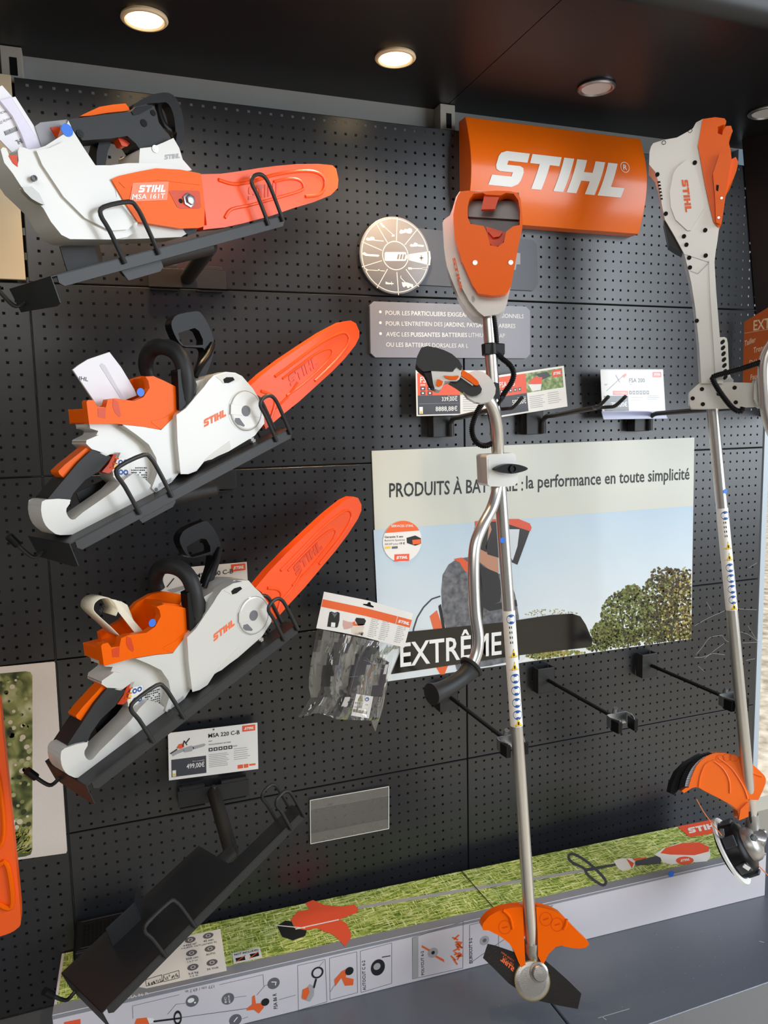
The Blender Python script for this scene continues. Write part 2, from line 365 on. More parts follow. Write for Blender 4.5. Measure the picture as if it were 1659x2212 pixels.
# display plinth: two steel tops with a folded front
for i, (x0, x1) in enumerate(((-0.9, 0.998), (1.002, 2.02))):
    M_PL = mat('worn_charcoal_steel', (88, 94, 105), 0.34, spec=1.0, bump=0.25, bscale=700, var=0.12)
    mb = MB().bx(x0, x1, -0.545, 0.0, -0.60, -PH, M_PL)
    o = mb.build('display_plinth', None, 0.0035, 3)
    tag(o, ['black steel plinth top under the left part of the long carton', 'black steel plinth top under the right half of the carton, in front corner'][i], 'display plinth')
    k = MB(); pl = PZ(-PH); random.seed(11+i)
    for j in range(70 if i else 26):
        x = random.uniform(x0+0.1, x1-0.05); y = random.uniform(-0.53, -0.30); r = random.choice([0.0006, 0.0009, 0.0014])
        k.add([(x-r, y, -PH+0.0003), (x+r, y-r*.3, -PH+0.0003), (x+r*.6, y+r, -PH+0.0003)], [(0, 1, 2)], M_PR_LG)
    if i:
        for a, b2 in (((1292, 2199), (1360, 2179)), ((1300, 2196), (1310, 2203)), ((1640, 2033), (1651, 2036))): k.line(a, b2, 1.6, pl, M_PR_LG, 1)
    s_ = k.build('dust', o); s_['kind'] = 'stuff'
tag(MB().bx(-0.9, 2.02, -0.50, 0.0, -1.25, -0.602, M_PANEL).build('wall_plinth'), kind='structure')
# ------------------------------------------------------------------ ceiling lights
warm = [((312, 39), 1), ((854, 123), 1), ((1288, 188), 0), ((1655, 241), 0)]
lb = ['leftmost glowing round ceiling spotlight above the top chainsaw', 'second glowing round ceiling spotlight, near the middle of the ceiling',
      'round ceiling spotlight that is not lit, above the orange sign', 'unlit round ceiling spotlight cut by the right edge of the photo']
for i, (c, on) in enumerate(warm):
    P = hit(c, PZ(1.68)); t = thing('ceiling_spotlight', lb[i], 'ceiling light', tuple(P), 'recessed ceiling spotlights')
    MB().lathe(P, (0, 0, -1), [(-0.001, 0.030), (-0.001, 0.043), (0.003, 0.044), (0.006, 0.041), (0.0065, 0.037), (0.003, 0.033)], M_ZINC if not on else mat('glow_tinted_trim', (232, 214, 180), 0.35)).build('trim_ring', t)  # trim of the lit lamps carries their warm glow as a cream colour
    dm = mat('lit_diffuser', (255, 240, 205), 0.5, emit=((255, 226, 170), 9.0)) if on else mat('unlit_diffuser', (214, 214, 216), 0.4)
    MB().lathe(P, (0, 0, -1), [(-0.001, 0.0), (-0.001, 0.034), (0.0035, 0.034), (0.0036, 0.0)], dm).build('diffuser', t, angle=12)
    if on:
        l = bpy.data.lights.new('spotlight_bulb', 'SPOT'); l.energy = 22; l.color = (1.0, 0.70, 0.38); l.spot_size = math.radians(105); l.spot_blend = 0.9; l.shadow_soft_size = 0.035
        o = bpy.data.objects.new('spotlight_bulb', l); COL.objects.link(o); o.parent = t; o.location = (0, 0, -0.03)
# ------------------------------------------------------------------ big orange sign, bulged outwards
t = thing('brand_sign', 'large orange enamel sign with white capital lettering, high on the right', 'sign', (1.24, -0.03, 1.5))
A = hit((1001, 252), PY(-0.035)); zt, zb2 = 1.634, 1.392; x0, x1 = 0.992, 1.505
vs = []; fs = []; n = 14
for k in range(n+1):
    u = k/n; z = zt+(zb2-zt)*u; y = -0.035-0.030*math.sin(math.pi*min(1, u*1.0)); 
    vs += [(x0, y, z), (x1, y, z), (x0, -0.001, z), (x1, -0.001, z)]
for k in range(n):
    a = 4*k; fs += [(a, a+4, a+5, a+1), (a+2, a+6, a+4, a), (a+1, a+5, a+7, a+3)]
fs += [(0, 1, 3, 2), (4*n, 4*n+2, 4*n+3, 4*n+1)]
MB().add(vs, fs, M_SIGN).build('sign_body', t, 0.0015)
# lettering wrapped on the bulge: build on a plane, then push out
def bulge(o):
    for v in o.data.vertices:
        z = v.co.z+1.5; u = (zt-z)/(zt-zb2); v.co.y = (-0.035-0.030*math.sin(math.pi*max(0, min(1, u)))-0.0012)+0.03
c7 = crop(980, 230, 2.4433)
mb = MB(); pl = PY(-0.062)
def fine_logo(mb, p0, p1, p2, pl, m, lay=2):    # lettering sliced so it can follow a curved face
    x = 0
    for ch in 'STIHL':
        g, ad = GL[ch]; N_ = 10
        for j in range(N_):
            lo, hi = j*10/N_, (j+1)*10/N_
            segs = clip_band(g, lo, hi)
            for sg in segs: mb.aff([((x+a)/GLW, b/10) for a, b in sg], [tuple(range(len(sg)))], p0, p1, p2, pl, m, lay)
        x += ad
def clip_band(g, lo, hi):                # horizontal slice of a glyph into trapezoids
    ym = [lo]+sorted({p[1] for p in g if lo < p[1] < hi})+[hi]; out = []
    for a, b in zip(ym[:-1], ym[1:]):
        c = (a+b)/2; xs = []
        for i in range(len(g)):
            p, q = g[i], g[(i+1) % len(g)]
            if (p[1] <= c < q[1]) or (q[1] <= c < p[1]):
                f = lambda y: p[0]+(q[0]-p[0])*(y-p[1])/(q[1]-p[1])
                xs.append((f(c), f(a), f(b)))
        xs.sort()
        for i in range(0, len(xs)-1, 2): out.append([(xs[i][1], a), (xs[i+1][1], a), (xs[i+1][2], b), (xs[i][2], b)])
    return out
fine_logo(mb, *c7([(183, 413), (882, 481), (243, 230)]), pl, M_PR_W)
bulge(mb.build('lettering', t, smooth=False))
mb = MB(); mb.disc(c7([(903, 321)])[0], 0.0175*0.8, pl, M_PR_W, 1, r0=0.0123, sx=1.0); mb.text('R', *c7([(893, 334), (913, 336), (894, 306)]), pl, M_PR_W, 1, True)
bulge(mb.build('registered_mark', t, smooth=False))
# ------------------------------------------------------------------ round sign
t = thing('round_sign', 'round grey plate divided in segments with small garden tool symbols', 'sign', (0.8, -0.01, 1.33))
cc = crop(760, 440, 3.318); pl = PY(-0.012); C0 = cc([(313, 372)])[0]; P0 = hit(C0, pl)
MB().lathe(P0, (0, -1, 0), [(-0.011, 0.0), (-0.011, 0.0895), (-0.001, 0.0905), (0, 0.0885), (0, 0.0)], M_SIGNG, 72).build('plate', t)
mb = MB(); R = 0.0865
mb.disc(C0, R, pl, M_PR_W, 1, 72, r0=R-0.0018)
mb.disc(C0, 0.034, pl, M_PR_W, 1, 48, r0=0.032)
for p in [(325, 98, 320, 266), (170, 135, 256, 280), (473, 180, 380, 295), (72, 272, 216, 335), (72, 453, 216, 408), (180, 605, 256, 468), (335, 655, 323, 490), (480, 595, 388, 470)]:
    a, b2 = cc([(p[0], p[1]), (p[2], p[3])]); mb.line(a, b2, 1.5, pl, M_PR_W, 1)
mb.poly(cc([(410, 362), (560, 340), (566, 390), (560, 442), (410, 405)]), pl, M_PR_W, 1)
mb.build('segment_lines', t, smooth=False)
mb = MB()
for q in ([(484, 384), (514, 384), (514, 393), (484, 393)], [(494, 370), (503, 370), (503, 406), (494, 406)]): mb.poly(cc(q), pl, M_SIGNG, 2)
mb.poly(cc(rr(235, 347, 390, 410, 10)), pl, M_PR_W, 1); mb.poly(cc([(390, 368), (398, 368), (398, 394), (390, 394)]), pl, M_PR_W, 1)
for x in (322, 343, 364): mb.poly(cc([(x, 398), (x+14, 398), (x+22, 362), (x+8, 362)]), pl, M_SIGNG, 2)
mb.build('battery_symbol', t, smooth=False)
W_ = M_PR_W
def P_(pts): mb.poly(cc(pts), pl, W_, 1)
def flush():
    global mb
    mb.build('tool_symbol', t, smooth=False); mb = MB()
mb = MB()
P_([(200, 140), (212, 134), (222, 152), (236, 160), (232, 172), (220, 168)]); mb.line(*cc([(228, 162), (298, 225)]), 1.2, pl, W_, 1); P_([(286, 226), (306, 222), (306, 234), (286, 236)])
flush(); P_([(340, 205), (350, 185), (372, 192), (380, 180), (400, 184), (412, 174), (430, 182), (433, 200), (420, 214), (398, 212), (390, 206), (350, 216)])
flush(); P_([(100, 255), (108, 242), (130, 246), (136, 236), (160, 240), (166, 262), (110, 264)]); mb.line(*cc([(160, 262), (228, 268)]), 1.6, pl, W_, 1)
flush(); P_([(416, 300), (422, 290), (440, 292), (450, 278), (470, 284), (474, 306), (424, 308)]); P_([(470, 292), (512, 296), (518, 302), (512, 310), (470, 306)])
flush(); P_([(76, 352), (92, 348), (110, 360), (190, 366), (198, 372), (190, 380), (100, 374), (78, 364)])
flush(); P_([(94, 462), (112, 470), (112, 482), (96, 478)]); mb.line(*cc([(110, 475), (236, 482)]), 1.2, pl, W_, 1); P_([(188, 470), (198, 470), (202, 482), (188, 482)])
flush(); P_([(404, 456), (430, 458), (430, 472), (404, 470)]); mb.line(*cc([(428, 465), (540, 466)]), 1.4, pl, W_, 1); P_([(505, 460), (530, 460), (530, 472), (505, 472)])
flush(); P_([(242, 558), (262, 566), (300, 570), (300, 576), (262, 578), (242, 576)]); mb.line(*cc([(284, 558), (286, 584)]), 1.0, pl, W_, 1)
flush(); mb.line(*cc([(352, 516), (350, 530)]), 1.2, pl, W_, 1); mb.line(*cc([(350, 530), (386, 566)]), 1.2, pl, W_, 1); P_([(358, 562), (396, 564), (440, 580), (438, 596), (400, 592), (362, 586)])
mb.disc(cc([(374, 588)])[0], .0035, pl, W_, 2); mb.disc(cc([(404, 594)])[0], .0035, pl, W_, 2); mb.disc(cc([(432, 592)])[0], .003, pl, W_, 2)
flush()
# slate plate behind round sign and motor
t = thing('slate_sign_plate', 'plain slate grey plate on the wall behind the hanging motor unit', 'sign', (1.07, -0.004, 1.31))
MB().slab([(905, 493)]+[(1150, 518), (1160, 528), (1162, 615), (1152, 628), (905, 615)], PY(-0.005), 0.0045, mat('slate_plate', (78, 80, 88), 0.4)).build('plate', t, 0.0008)
mb = MB(); pl = PY(-0.005); mb.poly([(1095, 544), (1124, 547), (1124, 571), (1116, 571), (1114, 583), (1095, 582)], pl, M_PR_LG, 1); mb.build('symbol', t, smooth=False)
# text plaque
t = thing('text_plaque', 'grey rounded plaque with four lines of white French text', 'sign', (0.98, -0.006, 1.15))
q = [(808, 651), (1136, 662), (1145, 671), (1145, 765), (1137, 774), (811, 772), (801, 763), (799, 659)]
pl = PY(-0.008); MB().slab(sm(q, 1), pl, 0.0075, mat('plaque_grey', (140, 140, 152), 0.35, coat=0.1)).build('plate', t, 0.0015)
mb = MB()
def tl(s, x0, y0, x1, y1, h, bold, X0=0, m=M_PR_W): mb.text(s, *cc([(x0, y0), (x1, y1), (x0, y0-h)]), pl, m, 1, bold)
tl('POUR LES', 242, 797, 415, 800, 31, False); tl('PARTICULIERS EXIGEANTS ET PROFESSIONNELS', 427, 800, 1232, 822, 31, True)
tl("POUR L'ENTRETIEN DES J", 244, 873, 668, 879, 31, False); tl('ARDINS, PAYSAGES ET ARBRES', 672, 880, 1172, 892, 31, True)
tl('AVEC LES', 246, 950, 412, 952, 31, False); tl('PUISSANTES BATTERIES', 423, 953, 826, 956, 31, True); tl('LITHIUM-ION AP', 838, 956, 1097, 961, 31, False)
tl('OU LES BATTERIES DORSALES AR L', 246, 1024, 834, 1033, 31, False)
for p in [(204, 775), (205, 853), (206, 931)]: mb.disc(cc([p])[0], 0.0034, pl, M_PR_W, 1)
mb.build('lettering', t, smooth=False)
# ------------------------------------------------------------------ poster
cp = crop(790, 930, 2.242); ply = PY(-0.0035)
t = thing('advertising_poster', 'large wall poster with blue sky, trees and a man in a face shield', 'poster', (1.2, -0.003, 0.6))
full = cp([(30, 96), (1592, 34), (1577, 1006), (110, 1217), (100, 1180), (50, 860)])
full = cp([(30, 96), (1592, 34), (1577, 1006), (108, 1217), (60, 1190)])
full = [(803, 974), (1500, 945), (1493, 1380), (840, 1471), (822, 1473)]
full = [(803, 974), (1500, 945), (1493, 1380), (823, 1474)]
MB().slab(full, ply, 0.003, mat('glossy_pale_poster', (206, 208, 198), 0.35, coat=0.12, var=0.03, bscale=3)).build('sheet', t)
skym = bpy.data.materials.new('printed_sky'); skym.use_nodes = True; nt = skym.node_tree; bb = nt.nodes['Principled BSDF']; MATS['printed_sky'] = skym
tc = nt.nodes.new('ShaderNodeTexCoord'); sp = nt.nodes.new('ShaderNodeSeparateXYZ'); nt.links.new(tc.outputs['Object'], sp.inputs[0])
mr = nt.nodes.new('ShaderNodeMapRange'); mr.inputs[1].default_value = 0.26-0.6; mr.inputs[2].default_value = 0.95-0.6; nt.links.new(sp.outputs['Z'], mr.inputs[0])
nz = nt.nodes.new('ShaderNodeTexNoise'); nz.inputs['Scale'].default_value = 2.2; nt.links.new(tc.outputs['Object'], nz.inputs['Vector'])
ad = nt.nodes.new('ShaderNodeMath'); ad.operation = 'MULTIPLY_ADD'; ad.inputs[1].default_value = 0.45; nt.links.new(nz.outputs['Fac'], ad.inputs[0]); nt.links.new(mr.outputs[0], ad.inputs[2])
cr = nt.nodes.new('ShaderNodeValToRGB'); nt.links.new(ad.outputs[0], cr.inputs[0])
e = cr.color_ramp.elements; e[0].position = 0.15; e[0].color = lin((236, 238, 236)); e[1].position = 0.55; e[1].color = lin((206, 219, 228)); n_ = e.new(1.0); n_.color = lin((160, 192, 218))
nt.links.new(cr.outputs[0], bb.inputs['Base Color']); bb.inputs['Roughness'].default_value = 0.35; bb.inputs['Coat Weight'].default_value = 0.1
mb = MB(); pl = ply
mb.poly([(807, 1145), (1497, 1093), (1493, 1380), (823, 1474)], pl, skym, 1)
sweat = ramp_mat('printed_grey_sweater', [(0.35, (78, 80, 86)), (0.7, (128, 130, 136))], 60, 0.3, coat=0.3)
sweatD = mat('printed_dark_harness', (44, 45, 50), 0.3, coat=0.3); skin = mat('printed_skin', (186, 136, 112), 0.3, coat=0.3)
visor = mat('printed_visor', (58, 56, 58), 0.25, coat=0.3)
def pp(pts, m, lay): mb.poly(cp(pts), pl, m, lay)
pp([(365, 780), (372, 700), (400, 650), (440, 622), (500, 612), (560, 640), (640, 690), (700, 720), (725, 800), (742, 900), (745, 1110), (600, 1140), (440, 1160), (400, 1000), (372, 900)], sweat, 2)
pp([(525, 470), (600, 440), (640, 440), (640, 600), (645, 690), (600, 675), (555, 640), (530, 560)], skin, 3)
pp([(550, 640), (570, 660), (640, 690), (660, 760), (650, 830), (560, 860), (540, 760)], sweatD, 3)
pp([(425, 622), (465, 615), (500, 640), (510, 700), (480, 680), (455, 640)], mat('printed_strap', (222, 96, 58), 0.3), 3)
pp([(498, 615), (545, 630), (560, 700), (570, 860), (560, 1000), (520, 1000), (505, 800)], sweatD, 3)
pp([(530, 440), (600, 436), (590, 520), (585, 590), (545, 570), (532, 500)], visor, 4)
pp([(600, 436), (660, 430), (800, 470), (790, 500), (735, 650), (690, 630), (590, 600), (580, 560), (610, 480)], visor, 4)
pp([(690, 478), (745, 478), (735, 560), (712, 630), (690, 590)], mat('printed_glare', (206, 214, 222), 0.25), 5)
pp([(530, 440), (600, 430), (740, 428), (795, 450), (804, 470), (798, 488), (740, 470), (650, 440), (590, 442), (545, 468), (532, 490)], mat('printed_helmet', (214, 86, 56), 0.3), 6)
pp([(560, 850), (730, 820), (735, 850), (600, 875)], sweatD, 4)
pp([(310, 900), (345, 870), (375, 960), (330, 970)], mat('printed_machine', (226, 110, 70), 0.3), 3)
pp([(352, 850), (365, 840), (385, 960), (372, 965)], M_PR_K, 4)
arc = [(362, 802), (320, 816), (280, 856), (250, 905), (232, 960), (228, 1010)]
for a, b2 in zip(arc[:-1], arc[1:]): mb.line(*cp([a, b2]), 3.2, pl, M_PR_DG, 3)
pp([(340, 1145), (400, 1135), (382, 1180), (362, 1182)], M_PR_OR, 3)
pp([(740, 1125), (790, 1085), (820, 1108), (740, 1128)], M_PR_W, 3)
mb.build('printed_man', t, smooth=False)
# printed trees: leaf clusters as printed flecks
mb = MB(); random.seed(5)
LM = [mat('printed_leaf_%s' % n, c, 0.3, coat=0.3) for n, c in (('olive', (96, 92, 48)), ('green', (120, 132, 66)), ('yellow', (176, 160, 84)), ('brown', (78, 62, 42)), ('dark', (52, 52, 36)))]
def leafy(cx, cy, rx, ry, n, ms, s=8.5):
    for _ in range(n):
        a = random.uniform(0, 6.283); r = math.sqrt(random.random()); x = cx+rx*r*math.cos(a); y = cy+ry*r*math.sin(a)
        if x > 1578 or y > 1006+(1577-x)*0.139-1 or x < 760: continue
        k = [(x+random.uniform(.4, 1)*s*math.cos(t_), y+random.uniform(.4, 1)*s*math.sin(t_)) for t_ in (0, 1.4, 2.6, 3.9, 5.1)]
        k = [(min(p[0], 1578), p[1]) for p in k]
        mb.poly(cp(k), pl, random.choice(ms), random.choice([2, 3, 4]))
leafy(1500, 900, 100, 230, 1300, [LM[3], LM[0], LM[3], LM[4], LM[2]]); leafy(1550, 860, 60, 200, 500, [LM[3], LM[2], LM[0]])
leafy(1420, 850, 95, 150, 800, [LM[0], LM[1], LM[4], LM[3]]); leafy(1270, 900, 130, 130, 1300, [LM[1], LM[0], LM[4], LM[1]])
leafy(1170, 980, 80, 60, 500, [LM[1], LM[0]]); leafy(1290, 790, 50, 45, 160, [LM[1], LM[0]]); leafy(1440, 700, 60, 40, 90, [LM[0], LM[3]])
leafy(1350, 1010, 260, 50, 1100, [LM[0], LM[4], LM[1]])
leafy(940, 1090, 160, 24, 420, [LM[1], LM[2]]); leafy(900, 890, 130, 26, 110, [LM[1], LM[2]], 4); leafy(1130, 1050, 60, 20, 120, [LM[1], LM[4]])
for a, b2 in (((1440, 1020), (1400, 800)), ((1400, 900), (1330, 830)), ((1480, 1000), (1520, 760)), ((1260, 1030), (1230, 850))): mb.line(*cp([a, b2]), 2.2, pl, LM[4], 5)
mb.build('printed_trees', t, smooth=False)
mb = MB()
def pt(s, a, b2, h, bold=True): mb.text(s, *cp([a, b2, (a[0], a[1]-h)]), pl, M_PR_K, 2, bold)
pt('PRODUITS À BATTERIE :', (114, 323), (762, 290), 68); pt('la performance en toute simplicité', (777, 281), (1568, 236), 62)
mb.build('lettering', t, smooth=False)
# extreme banner in front of the poster
t = thing('banner_strip', 'glossy black strip with one rounded end, white word EXTRÊME, across the poster', 'sign', (1.05, -0.006, 0.28))
pb = PY(-0.0065)
q = [(206, 975), (680, 927), (900, 893), (1000, 887), (1040, 900), (1066, 940), (1096, 1010), (1097, 1030), (1080, 1050), (730, 1090), (125, 1180)]
MB().slab(cp(q), pb, 0.002, mat('glossy_black_vinyl', (12, 12, 14), 0.12, coat=0.6)).build('strip', t)
mb = MB(); mb.text('EXTRÊME', *cp([(168, 1144), (658, 1082), (166, 1030)]), pb, M_PR_W, 2, True); mb.build('lettering', t, smooth=False)
# service sticker
t = thing('service_sticker', 'round white and orange sticker about batteries on the poster', 'sticker', (0.86, -0.005, 0.56))
ps = PY(-0.0055); cs = cp([(178, 537)])[0]
P0 = hit(cs, ps); MB().lathe(P0, (0, -1, 0), [(-0.0008, 0), (-0.0008, 0.0525), (0, 0.0525), (0, 0)], M_CARD, 56).build('disc', t)
mb = MB(); U, W2 = V((1, 0, 0)), V((0, 0, 1))
vs = [P0+V((0, -0.0004, 0))+(U*math.cos(a)+W2*math.sin(a))*0.0525 for a in [math.radians(28+124*k/20) for k in range(21)]]
mb.add([vs[k] for k in range(20, -1, -1)], [tuple(range(21))], M_PR_OR)
for s, a, b2, h, m_, bo in (('SERVICES STIHL', (124, 468), (232, 466), 11, M_PR_W, True), ('Garantie 5 ans', (92, 521), (181, 517), 10, M_PR_K, True), ('Batterie Système', (92, 537), (190, 533), 9, M_PR_G, False), ('AK/AP pour', (92, 555), (160, 552), 9, M_PR_G, False), ('19 €', (165, 552), (190, 551), 10, M_PR_K, True)):
    mb.text(s, *cp([a, b2, (a[0], a[1]-h)]), ps, m_, 3, bo)
mb.poly(cp([(198, 520), (240, 508), (268, 522), (268, 548), (240, 558), (200, 545)]), ps, M_PR_K, 2); mb.poly(cp([(225, 530), (266, 526), (266, 548), (228, 552)]), ps, M_PR_OR, 3)
mb.poly(cp([(139, 600), (211, 597), (211, 631), (139, 634)]), ps, M_PR_RED, 2); mb.logo(*cp([(147, 623), (202, 620), (151, 609)]), ps, M_PR_W, 4)
for x, m_ in ((92, M_YEL), (127, M_PR_G)): mb.poly(cp([(x, 562), (x+28, 560), (x+28, 571), (x, 573)]), ps, m_, 2)
mb.build('print', t, smooth=False)
# leafy poster on the left
pk = PY(-0.004); cl = crop(0, 1400, 2.725)
t = thing('photo_poster', 'white-framed poster with a blurred leafy photo at the lower left edge', 'poster', (-0.1, -0.004, 0.2))
MB().slab([(-60, 1447), (117, 1430), (119, 1433), (145, 1838), (143, 1843), (-60, 1871)], pk, 0.0035, mat('pinkish_white_board', (226, 216, 208), 0.45)).build('sheet', t)
leaf = ramp_mat('printed_bokeh_leaves', [(0.30, (40, 48, 24)), (0.42, (92, 100, 52)), (0.55, (150, 150, 92)), (0.68, (196, 190, 150)), (0.8, (225, 214, 196))], 26, 0.45, detail=1.5, dist=0.6)
mb = MB(); mb.poly([(-60, 1460), (55, 1450), (66, 1452), (70, 1460), (70, 1835), (66, 1846), (55, 1850), (-60, 1866)], pk, leaf, 1)
mb.build('printed_photo', t, smooth=False)
mb = MB(); random.seed(3)
for _ in range(150):
    x, y = random.uniform(-50, 64), random.uniform(1462, 1800); r = random.uniform(.0025, .0065)
    mb.disc((x, y), r, pk, random.choice([mat('bokeh_cream', (214, 200, 176), .45), mat('bokeh_green', (128, 134, 80), .45), mat('bokeh_dark', (52, 58, 32), .45), mat('bokeh_sage', (172, 172, 124), .45)]), random.choice([2, 3]), 9)
for _ in range(60):
    x, y = random.uniform(20, 62), random.uniform(1800, 1842); a = random.uniform(-1.2, 1.2); mb.line((x, y), (min(68, x+14*math.cos(a)), y-14*abs(math.sin(a))-3), 2, pk, random.choice([mat('bokeh_green2', (88, 108, 52), .45), mat('bokeh_yel', (190, 176, 70), .45)]), 3)
mb.poly([(16, 1770), (33, 1772), (31, 1790), (24, 1830), (14, 1835)], pk, M_PR_W, 4); mb.poly([(20, 1776), (30, 1777), (28, 1789), (22, 1818), (18, 1820)], pk, M_PR_RED, 5)
mb.build('blurred_leaves', t, smooth=False)
# ================================================================== CHAINSAW TRAYS AND CHAINSAWS
TL = V((0.82985851, 0.43944393, 0.34383701)); TS = V((0.46797678, -0.88374076, 0)); TN = V((-0.30386278, -0.16090773, 0.93902935))
TZ = [1.167, .705, .253, -.203]
KS = 0.90
def tb(i): return CP+(V((0.057, -0.33, TZ[i]))-CP)*KS
def TW(i, w): return (tb(i)-TS*w*KS, TS)             # upright plane along a tray, w metres behind its front edge
def tp(i, s, w, n): return tb(i)+(TL*s-TS*w+TN*n)*KS
def rod_loop(mb, i, s0, s1, w, h, lean, r=0.0038, base=-0.012):
    mb.tube([tp(i, s0, w, base), tp(i, s0, w, h*.55)+TL*lean*.55, tp(i, s0, w, h-.012)+TL*lean, tp(i, s0+.012, w, h)+TL*lean, tp(i, s1-.012, w, h)+TL*lean, tp(i, s1, w, h-.012)+TL*lean, tp(i, s1, w, h*.55)+TL*lean*.55, tp(i, s1, w, base)], r, M_BLACKM, 10, 3)
TLAB = ['topmost black sloping steel tray, carrying the small top-handle chainsaw', 'second black sloping steel tray from the top, with the saw holding a folded white leaflet',
        'third black sloping steel tray, under the saw holding a rolled booklet', 'empty black sloping steel tray, lowest on the wall']
ARM = [((405, 600), (452, 533), -0.27), ((0, 0), (0, 0), 0), ((0, 0), (0, 0), 0), ((462, 1712), (500, 1842), -0.27)]
for i in range(4):
    t = thing('chainsaw_tray', TLAB[i], 'display tray', tuple(tb(i)), 'sloping chainsaw trays')
    m = M_BLACKM; th = 0.0022
    mb = MB(); mb.slab3([tp(i, 0, 0, 0), tp(i, .563, 0, 0), tp(i, .563, .043, 0), tp(i, .372, .046, 0), tp(i, .365, .052, 0), tp(i, .365, .167, 0), tp(i, 0, .167, 0)], TN, th, m)
    mb.build('tray_plate', t, 0.0006)
    MB().slab3([tp(i, 0.012, 0, 0.0005), tp(i, .563, 0, .0005), tp(i, .563, 0, -.013), tp(i, .555, 0, -.022), tp(i, .018, 0, -.022), tp(i, .010, 0, -.014)], TS, th, m).build('front_flange', t, 0.0006)
    MB().slab3([tp(i, 0, 0.0, 0), tp(i, 0, .167, 0), tp(i, 0, .16, -.045), tp(i, 0, .02, -.050), tp(i, 0, 0.004, -.046)], -TL, th, m).build('end_flange', t, 0.0006)
    # stop plate standing up on the tray, and its lower wing
    mb = MB(); s0, s1 = 0.095, 0.165
    mb.slab3([tp(i, s0, .115, 0), tp(i, s1, .115, 0), tp(i, s1+.004, .115, .048), tp(i, s0+.004, .115, .048)], TS, th, m)
    mb.slab3([tp(i, s1, .115, 0), tp(i, s1+.004, .115, .048), tp(i, s1+.034, .150, .048), tp(i, s1+.03, .150, .010)], -TL, th, m)
    mb.build('stop_plate', t, 0.0005)
    MB().slab3([tp(i, .145, .03, -.002), tp(i, .245, .03, -.002), tp(i, .245, .03, -.035), tp(i, .235, .03, -.042), tp(i, .16, .03, -.042)], TS, th, m).build('lower_wing', t, 0.0005)
    mb = MB(); rod_loop(mb, i, .145, .222, -0.004, .088, -.012); mb.build('guard_loop', t)
    mb = MB(); rod_loop(mb, i, .512, .556, -0.004, .088, -.012); mb.build('guard_loop', t)
    mb = MB(); rod_loop(mb, i, .512, .556, .046, .088, -.012); mb.build('guard_loop', t)
    mb = MB(); mb.tube([tp(i, 0, .13, -.03), tp(i, -.018, .13, -.032), tp(i, -.028, .13, -.018), tp(i, -.040, .13, .014)], 0.0035, m, 10, 3)
    rod = mb.build('end_hook', t); MB().tube([tp(i, -.036, .13, .003), tp(i, -.044, .13, .026)], 0.0068, M_BLACK, 14, 0).build('hook_cap', rod)
    # arm from the wall plate to the underside
    if ARM[i][0][0]:
        a = hit(ARM[i][0], PY(-0.02)); e = hit(ARM[i][1], (tp(i, 0, 0, -.034), TN)) if i else hit(ARM[i][1], PY(-.27))
    else:
        a = tp(i, .33, .10, -.05); z_ = tp(i, .33, .10, -.05).z; a = V((0.325, -0.02, z_)); e = V((0.325, -0.22, z_-.005))
    u = tp(i, .19, .085, -.0165)
    mb = MB()
    mb.tube([a, e], 0.0155, M_ARM, 20, 0); mb.tube([e+(a-e).normalized()*.012, e, u], 0.0155, M_ARM, 20, 0); mb.build('support_arm', t)
    mb = MB(); z = a.z-0.0; x = a.x
    mb.bx(x-.083, x+.083, -0.0225, -0.019, z-.022, z+.018, m)
    for q in (-.079, .018): mb.bx(x+q, x+q+.058, -0.020, -0.002, z+.018, z+.021, m); mb.bx(x+q, x+q+.058, -0.020, -0.002, z-.028, z-.025, m); mb.bx(x+q, x+q+.058, -0.022, -0.0195, z+.018, z+.026, m)
    mb.build('wall_plate', t, 0.0008)
    mb = MB(); mb.tube([a+V((0, .002, .0)), a+V((0, -.004, .018))], 0.005, M_ZINC, 8, 0); mb.build('bolt', t)
